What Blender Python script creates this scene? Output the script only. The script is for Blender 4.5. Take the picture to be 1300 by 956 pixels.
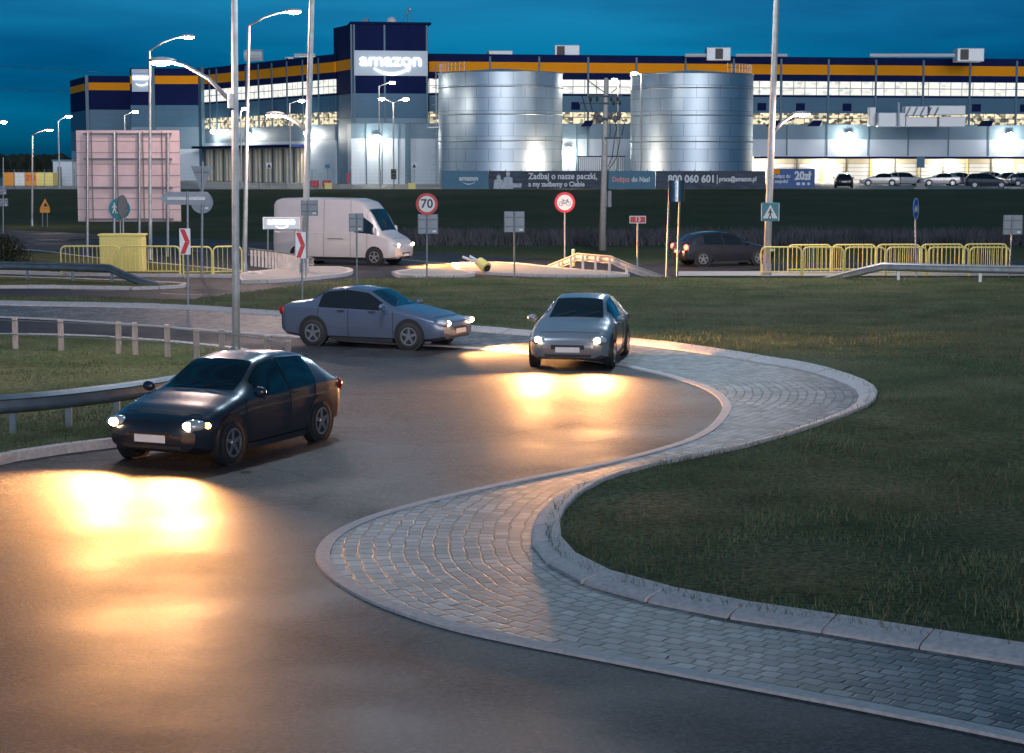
import bpy, bmesh, math, random
import numpy as np
from mathutils import Vector, Matrix
from mathutils.geometry import delaunay_2d_cdt
R = math.radians
random.seed(7); rng = np.random.default_rng(7)
for o in list(bpy.data.objects): bpy.data.objects.remove(o)
sc = bpy.context.scene
COL = sc.collection

# ------------------------------------------------------------------ camera
F = 2400.0; H = 4.4; HOR = 207.0
PITCH = math.atan((478 - HOR) / F)
cd = bpy.data.cameras.new('camera'); cam = bpy.data.objects.new('camera', cd); COL.objects.link(cam)
cam.location = (0, 0, H); cam.rotation_euler = (math.pi / 2 - PITCH, 0, 0)
cd.sensor_width = 36; cd.lens = 36 * F / 1300; cd.clip_start = 0.1; cd.clip_end = 6000
sc.camera = cam
# ------------------------------------------------------------------ world
w = bpy.data.worlds.new('World'); sc.world = w; w.use_nodes = True
nt = w.node_tree; nt.nodes.clear()
SUN_EL, SUN_AZ = 3.0, 180.0
sky = nt.nodes.new('ShaderNodeTexSky'); sky.sky_type = 'NISHITA'; sky.sun_disc = False
sky.sun_elevation = R(SUN_EL); sky.sun_rotation = R(SUN_AZ); sky.ozone_density = 6; sky.dust_density = 0.6; sky.air_density = 1.4
hsv = nt.nodes.new('ShaderNodeMixRGB'); hsv.blend_type = 'MULTIPLY'; hsv.inputs[0].default_value = 1
bw = nt.nodes.new('ShaderNodeRGBToBW'); rng_ = nt.nodes.new('ShaderNodeMapRange'); rng_.inputs[1].default_value = .45; rng_.inputs[2].default_value = 4.0
tint = nt.nodes.new('ShaderNodeMixRGB'); tint.inputs[1].default_value = (0, 1.38, 3.0, 1); tint.inputs[2].default_value = (2.3, 2.7, 3.2, 1)
tm = nt.nodes.new('ShaderNodeMixRGB'); tm.blend_type = 'MULTIPLY'; tm.inputs[0].default_value = 1
tc = nt.nodes.new('ShaderNodeTexCoord'); mp = nt.nodes.new('ShaderNodeMapping'); mp.inputs['Scale'].default_value = (1.2, 1.2, 9)
nz = nt.nodes.new('ShaderNodeTexNoise'); nz.inputs['Scale'].default_value = 2.6; nz.inputs['Detail'].default_value = 5
cr = nt.nodes.new('ShaderNodeValToRGB')
cr.color_ramp.elements[0].position = 0.36; cr.color_ramp.elements[0].color = (0.42, 0.46, 0.58, 1)
cr.color_ramp.elements[1].position = 0.66; cr.color_ramp.elements[1].color = (1.25, 1.22, 1.15, 1)
bg = nt.nodes.new('ShaderNodeBackground'); bg.inputs[1].default_value = 0.12
ow = nt.nodes.new('ShaderNodeOutputWorld')
L = nt.links.new
L(tc.outputs['Generated'], mp.inputs[0]); L(mp.outputs[0], nz.inputs['Vector']); L(nz.outputs[0], cr.inputs[0])
L(sky.outputs[0], bw.inputs[0]); L(bw.outputs[0], rng_.inputs[0]); L(rng_.outputs[0], tint.inputs[0]); L(bw.outputs[0], tm.inputs[1]); L(tint.outputs[0], tm.inputs[2]); L(tm.outputs[0], hsv.inputs[1]); L(cr.outputs[0], hsv.inputs[2]); L(hsv.outputs[0], bg.inputs[0]); L(bg.outputs[0], ow.inputs[0])
# ------------------------------------------------------------------ sun (afterglow, very weak and soft)
sd = bpy.data.lights.new('sun', 'SUN'); sd.energy = 0.48; sd.angle = R(30); sd.color = (1.0, 0.90, 0.84)
so = bpy.data.objects.new('sun', sd); COL.objects.link(so); so.rotation_euler = (R(78), 0, R(8)); so.location = (0, -50, 60)
sc.view_settings.view_transform = 'Standard'; sc.view_settings.look = 'None'
sc.view_settings.exposure = 1.0; sc.view_settings.gamma = 1; sc.view_settings.use_curve_mapping = False
sc.cycles.use_denoising = True; sc.cycles.max_bounces = 5; sc.cycles.sample_clamp_indirect = 6

# ------------------------------------------------------------------ helpers
cp, sp = math.cos(PITCH), math.sin(PITCH)
def ray(x, y):
    u = (x - 650) / F; v = (478 - y) / F
    return Vector((u, cp + v * sp, -sp + v * cp))
def G(x, y, z=0.0):
    d = ray(x, y); t = (z - H) / d.z
    return Vector((d.x * t, d.y * t, z))
def AT(x, y, D):
    d = ray(x, y); t = D / d.y
    return Vector((d.x * t, D, H + d.z * t))
def on_line(A, B, px, z=8.0):
    k = (px - 650) / F
    def g(P): return P[0] - k * (P[1] * cp - (z - H) * sp)
    t = g(A) / (g(A) - g(B))
    return (A[0] + t * (B[0] - A[0]), A[1] + t * (B[1] - A[1]))

class MB:
    def __init__(s): s.v = []; s.f = []; s.uv = None
    def add(s, vs, fs):
        b = len(s.v); s.v += [tuple(p) for p in vs]; s.f += [tuple(i + b for i in f) for f in fs]; return s
    def box(s, x0, x1, y0, y1, z0, z1):
        return s.add([(x, y, z) for z in (z0, z1) for y in (y0, y1) for x in (x0, x1)],
                     [(0,2,3,1),(4,5,7,6),(0,1,5,4),(2,6,7,3),(0,4,6,2),(1,3,7,5)])
    def seg(s, A, B, z0, z1, out=0.0, back=0.3):
        a = Vector((A[0], A[1])); b = Vector((B[0], B[1])); d = (b - a).normalized(); n = Vector((d.y, -d.x))
        q = [a + n * out, b + n * out, a - n * back, b - n * back]
        return s.add([(p.x, p.y, z) for z in (z0, z1) for p in q],
                     [(0,2,3,1),(4,5,7,6),(0,1,5,4),(2,6,7,3),(0,4,6,2),(1,3,7,5)])
    def tube(s, pts, r, n=8, cap=True):
        pts = [Vector(p) for p in pts]; rs = r if isinstance(r, (list, tuple)) else [r] * len(pts)
        rings = []; prev = None
        for i, p in enumerate(pts):
            d = (pts[min(i + 1, len(pts) - 1)] - pts[max(i - 1, 0)]).normalized()
            ref = Vector((0, 0, 1)) if abs(d.z) < 0.9 else Vector((1, 0, 0))
            if prev is None: a = d.cross(ref).normalized()
            else: a = (prev - d * prev.dot(d)).normalized()
            prev = a; b = d.cross(a)
            rings.append([p + (a * math.cos(2*math.pi*k/n) + b * math.sin(2*math.pi*k/n)) * rs[i] for k in range(n)])
        vs = [q for rg in rings for q in rg]
        fs = [(i*n+k, i*n+(k+1)%n, (i+1)*n+(k+1)%n, (i+1)*n+k) for i in range(len(pts)-1) for k in range(n)]
        if cap: fs += [tuple(range(n))[::-1], tuple(range((len(pts)-1)*n, len(pts)*n))]
        return s.add(vs, fs)
    def prism(s, poly, y0, y1):          # polygon in XZ extruded along Y
        n = len(poly)
        return s.add([(x, y, z) for y in (y0, y1) for x, z in poly],
                     [tuple(range(n)), tuple(range(n, 2*n))[::-1]] + [(i, i+n, (i+1)%n+n, (i+1)%n) for i in range(n)])
    def disc(s, cx, cz, rx, rz, y0, y1, n=28):
        return s.prism([(cx + rx*math.cos(2*math.pi*k/n), cz + rz*math.sin(2*math.pi*k/n)) for k in range(n)], y0, y1)
    def ring(s, cx, cz, r0, r1, y0, y1, n=28, a0=0, a1=2*math.pi):
        m = n + 1; P = []
        for y in (y0, y1):
            for r in (r0, r1):
                P += [(cx + r*math.cos(a0+(a1-a0)*k/n), y, cz + r*math.sin(a0+(a1-a0)*k/n)) for k in range(m)]
        f = []
        for k in range(n):
            f += [(k, k+1, m+k+1, m+k), (2*m+k, 3*m+k, 3*m+k+1, 2*m+k+1), (m+k, m+k+1, 3*m+k+1, 3*m+k), (k, 2*m+k, 2*m+k+1, k+1)]
        return s.add(P, f)
    def ell(s, c, r, n=14, m=8):
        vs = [(c[0]+r[0]*math.sin(math.pi*j/m)*math.cos(2*math.pi*i/n), c[1]+r[1]*math.sin(math.pi*j/m)*math.sin(2*math.pi*i/n), c[2]+r[2]*math.cos(math.pi*j/m)) for j in range(m+1) for i in range(n)]
        return s.add(vs, [(j*n+i, (j+1)*n+i, (j+1)*n+(i+1)%n, j*n+(i+1)%n) for j in range(m) for i in range(n)])
    def xform(s, M):
        s.v = [tuple(M @ Vector(p)) for p in s.v]; return s

def obj(name, mb, mat, parent=None, world=False, smooth=False, bevel=0, kind=None):
    if isinstance(mb, MB):
        off = Vector(parent.location) if (world and parent) else Vector((0, 0, 0))
        me = bpy.data.meshes.new(name)
        me.from_pydata([tuple(Vector(p) - off) for p in mb.v], [], mb.f)
        bm = bmesh.new(); bm.from_mesh(me); bmesh.ops.recalc_face_normals(bm, faces=bm.faces); bm.to_mesh(me); bm.free()
        if mb.uv is not None:
            uvl = me.uv_layers.new(name='UVMap')
            for lp in me.loops: uvl.data[lp.index].uv = mb.uv[lp.vertex_index]
    else: me = mb
    me.materials.append(mat) if mat else None
    o = bpy.data.objects.new(name, me); COL.objects.link(o)
    if parent: o.parent = parent
    if smooth:
        for p in me.polygons: p.use_smooth = True
        if smooth == 'auto':
            me.set_sharp_from_angle(angle=R(35))
    if bevel:
        b = o.modifiers.new('b', 'BEVEL'); b.width = bevel; b.segments = 2; b.limit_method = 'ANGLE'
    if kind: o['kind'] = kind
    return o
def tag(o, label, cat, group=None):
    o['label'] = label; o['category'] = cat
    if group: o['group'] = group
    return o
def thing(name, label, cat, loc=(0,0,0), rotz=0, group=None):
    o = bpy.data.objects.new(name, None); COL.objects.link(o); o.empty_display_size = 0.2
    o.location = loc; o.rotation_euler = (0, 0, rotz); return tag(o, label, cat, group)

def mat(name, col, rough=0.6, metal=0.0, emit=None, es=0, var=0.15, scale=8, bump=0.0, coat=0, spec=0.5, stretch=None):
    m = bpy.data.materials.new(name); m.use_nodes = True; n = m.node_tree; b = n.nodes['Principled BSDF']
    b.inputs['Roughness'].default_value = rough; b.inputs['Metallic'].default_value = metal
    b.inputs['Coat Weight'].default_value = coat; b.inputs['Specular IOR Level'].default_value = spec
    t = n.nodes.new('ShaderNodeTexCoord'); nz = n.nodes.new('ShaderNodeTexNoise'); nz.inputs['Scale'].default_value = scale; nz.inputs['Detail'].default_value = 6
    if stretch:
        mpp = n.nodes.new('ShaderNodeMapping'); mpp.inputs['Scale'].default_value = stretch
        n.links.new(t.outputs['Object'], mpp.inputs[0]); n.links.new(mpp.outputs[0], nz.inputs['Vector'])
    else: n.links.new(t.outputs['Object'], nz.inputs['Vector'])
    r = n.nodes.new('ShaderNodeValToRGB'); r.color_ramp.elements[0].position = .3; r.color_ramp.elements[1].position = .7
    lo = [max(0, c * (1 - var)) for c in col[:3]]; hi = [min(1, c * (1 + var)) for c in col[:3]]
    r.color_ramp.elements[0].color = (*lo, 1); r.color_ramp.elements[1].color = (*hi, 1)
    n.links.new(nz.outputs[0], r.inputs[0]); n.links.new(r.outputs[0], b.inputs['Base Color'])
    if bump:
        bp = n.nodes.new('ShaderNodeBump'); bp.inputs['Strength'].default_value = bump; bp.inputs['Distance'].default_value = 0.02
        n.links.new(nz.outputs[0], bp.inputs['Height']); n.links.new(bp.outputs[0], b.inputs['Normal'])
    if emit: b.inputs['Emission Color'].default_value = (*emit, 1); b.inputs['Emission Strength'].default_value = es
    return m
def N(m, t): return m.node_tree.nodes.new(t)

M = {}
M['galv'] = mat('galvanised steel', (.42,.44,.46), .42, .75, scale=14, var=.2)
M['pole'] = mat('painted steel pole', (.5,.5,.5), .5, .3, scale=5, var=.18)
M['alu'] = mat('aluminium sign back', (.24,.27,.31), .5, .3, scale=3, var=.12)
M['sheet'] = mat('pink lit aluminium sheet', (.55,.42,.44), .6, .1, scale=1.2, var=.1)  # grey aluminium, with the lamps' pink light put into its colour
M['frame'] = mat('dark steel frame', (.14,.15,.17), .5, .6)
M['white'] = mat('white paint', (.78,.78,.78), .4, var=.05)
M['red'] = mat('red sign film', (.62,.02,.03), .4, var=.05)
M['blue'] = mat('blue sign film', (.01,.10,.42), .4, var=.05)
M['teal'] = mat('teal sign film', (.01,.20,.26), .4, var=.05)
M['black'] = mat('black paint', (.015,.015,.018), .45)
M['yellow'] = mat('yellow paint', (.88,.73,.24), .45, var=.12, scale=20)
M['amber'] = mat('amber sign film', (.85,.33,.03), .5, var=.05)
M['orange'] = mat('orange cladding', (.95,.33,.006), .7, var=.03, spec=.15)
M['navy'] = mat('navy cladding', (.006,.014,.075), .75, var=.1, scale=1, spec=.12)
M['concrete'] = mat('concrete', (.34,.33,.32), .85, bump=.3, scale=12, var=.2)
M['kerb'] = mat('concrete kerb', (.62,.55,.54), .8, bump=.4, scale=16, var=.16)
M['rubber'] = mat('rubber', (.02,.02,.02), .8)
M['plastic'] = mat('black plastic', (.02,.02,.022), .5)
M['chrome'] = mat('alloy wheel', (.55,.55,.57), .3, .9)
M['glass'] = mat('dark car glass', (.012,.015,.018), .05, 0, var=0, coat=.5)
M['wood'] = mat('bare timber post', (.42,.34,.30), .8, scale=20, stretch=(1,1,.1))
M['steelroof'] = mat('rooftop unit casing', (.62,.65,.68), .45, .3, var=.06)
M['head'] = mat('headlamp glass', (.8,.8,.8), .1, emit=(1,.66,.34), es=30)
M['headoff'] = mat('unlit headlamp', (.6,.6,.62), .1, .3)
M['tail'] = mat('lit tail lamp', (.5,.01,.01), .2, emit=(1,.06,.03), es=8)
M['tailoff'] = mat('unlit tail lamp', (.3,.01,.01), .2)
M['indic'] = mat('lit indicator', (.8,.3,.02), .2, emit=(1,.45,.04), es=14)
M['lamp'] = mat('lamp lens', (.9,.9,.9), .2, emit=(1,.78,.70), es=70)
M['lampw'] = mat('floodlight lens', (.9,.9,.9), .2, emit=(1,.93,.80), es=45)
M['logo'] = mat('backlit white letters', (.9,.9,.9), .3, emit=(1,.97,.95), es=1.1)
M['logopanel'] = mat('backlit sign panel', (.45,.52,.6), .4, emit=(.45,.62,.80), es=.05, var=.03)
M['print_w'] = mat('white print', (.72,.76,.8), .5, var=.03)
M['print_o'] = mat('salmon print', (.75,.30,.26), .5, var=.03)
M['b_teal'] = mat('teal banner cloth', (.07,.20,.30), .6, var=.08, scale=2)
M['b_dark'] = mat('dark printed banner cloth', (.035,.055,.09), .6, var=.6, scale=1.3, stretch=(.6,1,3))
M['b_blue'] = mat('blue poster', (.01,.09,.30), .5, var=.05)

def cladding(name, col, rough=.5, pitch=1.0):
    m = mat(name, col, rough, .15, var=.08, scale=.25); n = m.node_tree; b = n.nodes['Principled BSDF']
    t = N(m,'ShaderNodeTexCoord'); wv = N(m,'ShaderNodeTexWave'); wv.bands_direction = 'Z'; wv.wave_profile = 'SAW'; wv.inputs['Scale'].default_value = .314 / pitch
    bp = N(m,'ShaderNodeBump'); bp.inputs['Strength'].default_value = .5; bp.inputs['Distance'].default_value = .04
    n.links.new(t.outputs['Object'], wv.inputs['Vector']); n.links.new(wv.outputs['Fac'], bp.inputs['Height']); n.links.new(bp.outputs[0], b.inputs['Normal'])
    return m
M['c_grey'] = cladding('blue grey cladding', (.19,.29,.37))
M['c_mid'] = cladding('steel blue cladding', (.06,.155,.24))
M['c_white'] = cladding('pale cladding', (.60,.68,.76))
M['c_pil'] = mat('blue grey pilaster', (.10,.19,.26), .5)

def window_mat(name, warm, es, cols=(1,.93,.78), dark=(.25,.24,.2)):
    """lit glazing: bays of glass with mullions, and bright and dim fittings seen inside"""
    m = bpy.data.materials.new(name); m.use_nodes = True; n = m.node_tree; b = n.nodes['Principled BSDF']
    b.inputs['Base Color'].default_value = (.05,.06,.07,1); b.inputs['Roughness'].default_value = .15
    t = N(m,'ShaderNodeTexCoord')
    uv = N(m,'ShaderNodeUVMap')
    br = N(m,'ShaderNodeTexBrick'); br.offset = 0; br.inputs['Scale'].default_value = 1; br.inputs['Mortar Size'].default_value = .06
    br.inputs['Brick Width'].default_value = 1.5; br.inputs['Row Height'].default_value = .9; br.inputs['Mortar Smooth'].default_value = .1
    br.inputs['Color1'].default_value = (1,1,1,1); br.inputs['Color2'].default_value = (.78,.78,.78,1); br.inputs['Mortar'].default_value = (.18,.2,.22,1)
    n.links.new(uv.outputs[0], br.inputs['Vector'])
    mp = N(m,'ShaderNodeMapping'); mp.inputs['Scale'].default_value = (1.6, 2.6, 1)
    n.links.new(uv.outputs[0], mp.inputs[0])
    v = N(m,'ShaderNodeTexVoronoi'); v.distance = 'CHEBYCHEV'; v.inputs['Scale'].default_value = 1.1; n.links.new(mp.outputs[0], v.inputs['Vector'])
    r = N(m,'ShaderNodeValToRGB'); r.color_ramp.elements[0].position = warm; r.color_ramp.elements[0].color = (*dark,1)
    r.color_ramp.elements[1].position = warm + .3; r.color_ramp.elements[1].color = (*cols,1)
    sx = N(m,'ShaderNodeSeparateColor'); n.links.new(v.outputs['Color'], sx.inputs[0]); n.links.new(sx.outputs[0], r.inputs[0])
    mx = N(m,'ShaderNodeMixRGB'); mx.blend_type = 'MULTIPLY'; mx.inputs[0].default_value = 1
    n.links.new(br.outputs['Color'], mx.inputs[1]); n.links.new(r.outputs[0], mx.inputs[2])
    n.links.new(mx.outputs[0], b.inputs['Emission Color']); b.inputs['Emission Strength'].default_value = es
    return m
M['win1'] = window_mat('lit office glazing', .0, .6, (1,.97,.88), (.62,.66,.62))
M['win2'] = window_mat('lit hall glazing', .25, .6, (1,.86,.55), (.10,.09,.06))
M['bay'] = mat('cream loading bay panels', (.72,.64,.50), .6, var=.06, scale=1)

# ------------------------------------------------------------------ ground materials
def grass_mat(name, a, b_, c, sc1=.35, bump=.6):
    m = bpy.data.materials.new(name); m.use_nodes = True; n = m.node_tree; b = n.nodes['Principled BSDF']
    b.inputs['Roughness'].default_value = .95; b.inputs['Specular IOR Level'].default_value = .1
    t = N(m,'ShaderNodeTexCoord'); n1 = N(m,'ShaderNodeTexNoise'); n1.inputs['Scale'].default_value = sc1; n1.inputs['Detail'].default_value = 8
    n2 = N(m,'ShaderNodeTexNoise'); n2.inputs['Scale'].default_value = 14; n2.inputs['Detail'].default_value = 5
    n.links.new(t.outputs['Object'], n1.inputs['Vector']); n.links.new(t.outputs['Object'], n2.inputs['Vector'])
    r = N(m,'ShaderNodeValToRGB'); e = r.color_ramp.elements; e[0].position = .34; e[0].color = (*a,1); e[1].position = .66; e[1].color = (*b_,1)
    r2 = N(m,'ShaderNodeValToRGB'); e = r2.color_ramp.elements; e[0].position = .35; e[0].color = (.45,.45,.45,1); e[1].position = .7; e[1].color = (1.5,1.5,1.5,1)
    mx = N(m,'ShaderNodeMixRGB'); mx.blend_type = 'MULTIPLY'; mx.inputs[0].default_value = 1
    n.links.new(n1.outputs[0], r.inputs[0]); n.links.new(n2.outputs[0], r2.inputs[0]); n.links.new(r.outputs[0], mx.inputs[1]); n.links.new(r2.outputs[0], mx.inputs[2])
    n.links.new(mx.outputs[0], b.inputs['Base Color'])
    bp = N(m,'ShaderNodeBump'); bp.inputs['Strength'].default_value = bump; bp.inputs['Distance'].default_value = .06
    n.links.new(n2.outputs[0], bp.inputs['Height']); n.links.new(bp.outputs[0], b.inputs['Normal'])
    return m
M['grass'] = grass_mat('mown grass', (.070,.095,.038), (.165,.155,.080), None)
M['soil'] = grass_mat('rough grass and soil', (.065,.095,.038), (.12,.115,.06), None, .12)
M['blade'] = mat('grass blades', (.13,.17,.09), .8, var=.65, scale=.9, spec=.15)
M['dryblade'] = mat('dry straw blades', (.20,.17,.10), .9, var=.5, scale=.5, spec=.1)
M['reed'] = mat('dry stalks', (.085,.085,.10), .9, var=.5, scale=.6, spec=.1)

def asphalt_mat():
    m = bpy.data.materials.new('asphalt'); m.use_nodes = True; n = m.node_tree; b = n.nodes['Principled BSDF']; K_ = n.links.new
    t = N(m,'ShaderNodeTexCoord')
    def noise(sc_, det=5, mapping=None):
        q = N(m,'ShaderNodeTexNoise'); q.inputs['Scale'].default_value = sc_; q.inputs['Detail'].default_value = det
        K_(t.outputs['Object'], q.inputs['Vector']); return q
    def ramp(src, p0, c0, p1, c1):
        q = N(m,'ShaderNodeValToRGB'); e = q.color_ramp.elements; e[0].position = p0; e[0].color = (*c0,1); e[1].position = p1; e[1].color = (*c1,1); K_(src, q.inputs[0]); return q.outputs[0]
    def mul(x, y):
        q = N(m,'ShaderNodeMixRGB'); q.blend_type = 'MULTIPLY'; q.inputs[0].default_value = 1; K_(x, q.inputs[1]); K_(y, q.inputs[2]); return q.outputs[0]
    grain = N(m,'ShaderNodeTexVoronoi'); grain.inputs['Scale'].default_value = 34; K_(t.outputs['Object'], grain.inputs['Vector'])
    sep = N(m,'ShaderNodeSeparateColor'); K_(grain.outputs['Color'], sep.inputs[0])
    c = ramp(sep.outputs[0], .15, (.008,.010,.015), .97, (.070,.073,.082))
    big = noise(.4, 7); mid = noise(3.2, 6)
    c = mul(c, ramp(big.outputs[0], .38, (.68,.70,.74), .62, (1.25,1.2,1.16)))
    c = mul(c, ramp(mid.outputs[0], .42, (.78,.78,.78), .6, (1.12,1.12,1.12)))
    crack = N(m,'ShaderNodeTexVoronoi'); crack.feature = 'DISTANCE_TO_EDGE'; crack.inputs['Scale'].default_value = .16
    wob = N(m,'ShaderNodeVectorMath'); wob.operation = 'MULTIPLY_ADD'; wob.inputs[1].default_value = (1.1,1.1,0); w2 = noise(1.1, 8)
    K_(w2.outputs['Color'], wob.inputs[0]); K_(t.outputs['Object'], wob.inputs[2]); K_(wob.outputs[0], crack.inputs['Vector'])
    g2 = noise(22, 3); c = mul(c, ramp(g2.outputs[0], .38, (.62,.62,.64), .62, (1.35,1.35,1.33)))
    c = mul(c, ramp(crack.outputs['Distance'], .003, (.25,.25,.25), .007, (1,1,1)))
    oil = noise(.9, 2); c = mul(c, ramp(oil.outputs[0], .30, (.6,.6,.6), .36, (1,1,1)))
    K_(c, b.inputs['Base Color'])
    mr = N(m,'ShaderNodeMapRange'); mr.inputs[1].default_value = .35; mr.inputs[2].default_value = .65; mr.inputs[3].default_value = .56; mr.inputs[4].default_value = .72; b.inputs['Specular IOR Level'].default_value = .34; K_(big.outputs[0], mr.inputs[0]); K_(mr.outputs[0], b.inputs['Roughness'])
    bp = N(m,'ShaderNodeBump'); bp.inputs['Strength'].default_value = 1; bp.inputs['Distance'].default_value = .012
    K_(sep.outputs[1], bp.inputs['Height']); K_(bp.outputs[0], b.inputs['Normal'])
    return m
M['asphalt'] = asphalt_mat()
def cobble_mat():
    m = bpy.data.materials.new('granite setts'); m.use_nodes = True; n = m.node_tree; b = n.nodes['Principled BSDF']
    uv = N(m,'ShaderNodeUVMap'); t = N(m,'ShaderNodeTexCoord')
    nz = N(m,'ShaderNodeTexNoise'); nz.inputs['Scale'].default_value = 2.6; nz.inputs['Detail'].default_value = 4; n.links.new(t.outputs['Object'], nz.inputs['Vector'])
    ad = N(m,'ShaderNodeVectorMath'); ad.operation = 'MULTIPLY_ADD'; ad.inputs[1].default_value = (.13,.13,0)
    n.links.new(nz.outputs['Color'], ad.inputs[0]); n.links.new(uv.outputs[0], ad.inputs[2])
    br = N(m,'ShaderNodeTexBrick'); br.inputs['Scale'].default_value = 1; br.inputs['Brick Width'].default_value = .19; br.inputs['Row Height'].default_value = .17
    br.inputs['Mortar Size'].default_value = .016; br.inputs['Mortar Smooth'].default_value = .6; br.inputs['Bias'].default_value = 0
    br.inputs['Color1'].default_value = (.075,.08,.09,1); br.inputs['Color2'].default_value = (.30,.29,.29,1); br.inputs['Mortar'].default_value = (.05,.05,.05,1)
    n.links.new(ad.outputs[0], br.inputs['Vector'])
    n2 = N(m,'ShaderNodeTexNoise'); n2.inputs['Scale'].default_value = 1.2; n2.inputs['Detail'].default_value = 6; n.links.new(t.outputs['Object'], n2.inputs['Vector'])
    r2 = N(m,'ShaderNodeValToRGB'); e = r2.color_ramp.elements; e[0].position = .35; e[0].color = (.6,.62,.62,1); e[1].position = .65; e[1].color = (1.25,1.2,1.2,1); n.links.new(n2.outputs[0], r2.inputs[0])
    mx = N(m,'ShaderNodeMixRGB'); mx.blend_type = 'MULTIPLY'; mx.inputs[0].default_value = 1
    n.links.new(br.outputs['Color'], mx.inputs[1]); n.links.new(r2.outputs[0], mx.inputs[2]); n.links.new(mx.outputs[0], b.inputs['Base Color'])
    b.inputs['Roughness'].default_value = .55
    bp = N(m,'ShaderNodeBump'); bp.invert = True; bp.inputs['Strength'].default_value = 1; bp.inputs['Distance'].default_value = .03
    n.links.new(br.outputs['Fac'], bp.inputs['Height']); n.links.new(bp.outputs[0], b.inputs['Normal'])
    return m
M['cobble'] = cobble_mat()

# ------------------------------------------------------------------ ground geometry
def smooth(pts, n=10):
    """Catmull-Rom through world points"""
    P = [Vector(p[:2]) for p in pts]; P = [P[0]*2-P[1]] + P + [P[-1]*2-P[-2]]; out = []
    for i in range(1, len(P)-2):
        a, b, c, d = P[i-1:i+3]
        for k in range(n):
            t = k/n; out.append(.5*((2*b)+(c-a)*t+(2*a-5*b+4*c-d)*t*t+(3*b-a-3*c+d)*t**3))
    out.append(P[-2]); return out
def resample(path, step):
    out = [path[0]]; acc = 0
    for a, b in zip(path, path[1:]):
        l = (b-a).length
        while l > 0 and acc + l >= step:
            a = a + (b-a)*((step-acc)/l); l = (b-a).length; out.append(a.copy()); acc = 0
        acc += l
    return out
def inside(poly, X, Y):
    poly = np.array([(p[0], p[1]) for p in poly]); r = np.zeros(len(X), bool)
    j = len(poly)-1
    for i in range(len(poly)):
        xi, yi = poly[i]; xj, yj = poly[j]
        c = ((yi > Y) != (yj > Y)) & (X < (xj-xi)*(Y-yi)/(yj-yi+1e-12)+xi); r ^= c; j = i
    return r
def sheet(poly, z, step=.5, amp=0, uvpath=None):
    poly = [Vector(p[:2]) for p in poly]
    xs = [p.x for p in poly]; ys = [p.y for p in poly]
    gx, gy = np.meshgrid(np.arange(min(xs), max(xs), step), np.arange(min(ys), max(ys), step))
    gx = gx.ravel() + rng.uniform(-.25,.25,gx.size)*step; gy = gy.ravel() + rng.uniform(-.25,.25,gy.size)*step
    k = inside(poly, gx, gy); pts = poly + [Vector((a, b)) for a, b in zip(gx[k], gy[k])]
    n = len(poly)
    v, e, f, *_ = delaunay_2d_cdt(pts, [(i, (i+1)%n) for i in range(n)], [list(range(n))], 1, 1e-5)
    mb = MB()
    rim = set(range(n))
    for i, p in enumerate(v):
        zz = z + (amp*(math.sin(p.x*.7+p.y*.31)+math.sin(p.y*.53-p.x*.21)+random.uniform(-.6,.6)) if amp and i >= n else 0)
        mb.v.append((p.x, p.y, zz))
    mb.f = [tuple(t) for t in f]
    if uvpath:
        A = np.array([(p.x,p.y) for p in uvpath[:-1]]); B = np.array([(p.x,p.y) for p in uvpath[1:]])
        D = B-A; Ln = np.hypot(*D.T); S = np.concatenate([[0],np.cumsum(Ln)])[:-1]; uv = []
        for p in v:
            q = np.array((p.x,p.y)); t = np.clip(((q-A)*D).sum(1)/(Ln**2+1e-9),0,1); c = A+D*t[:,None]; d = np.hypot(*(q-c).T); i = int(d.argmin())
            uv.append((S[i]+t[i]*Ln[i], d[i]))
        mb.uv = uv
    return mb
def strip(path, prof, gap_every=0, gap=.012):
    """profile [(offset,z)] swept along a path; with gap_every it is cut into separate stones"""
    mb = MB()
    if gap_every:
        pts = resample(path, gap_every)
        for a, b in zip(pts, pts[1:]):
            d = (b-a).normalized(); n = Vector((-d.y, d.x)); a2 = a+d*gap; b2 = b-d*gap; dz = random.uniform(-.006,.006); k = len(prof)
            vs = [(q.x+n.x*o, q.y+n.y*o, z+dz if z > 0 else z) for q in (a2, b2) for o, z in prof]
            mb.add(vs, [(i, i+1, k+i+1, k+i) for i in range(k-1)] + [tuple(range(k)), tuple(range(k, 2*k))[::-1], (k-1,0,k,2*k-1)])
    else:
        k = len(prof); vs = []
        for i, p in enumerate(path):
            d = (path[min(i+1,len(path)-1)]-path[max(i-1,0)]).normalized(); n = Vector((-d.y, d.x))
            vs += [(p.x+n.x*o, p.y+n.y*o, z) for o, z in prof]
        mb.add(vs, [(j*k+i, j*k+i+1, (j+1)*k+i+1, (j+1)*k+i) for j in range(len(path)-1) for i in range(k-1)])
    return mb
def PP(l, z=0): return [G(x, y, z) for x, y in l]

GZ = 1.87                                       # level of the facility yard
def yard_base(X): return 108 + 40 / (1 + math.exp((X + 12) / 5))
def ground_z(X, Y):
    b = yard_base(X); t = max(0, min(1, (Y - b) / (182 - b))); t = t*t*(3-2*t)
    return -.03 + t * (GZ + .03)
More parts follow.
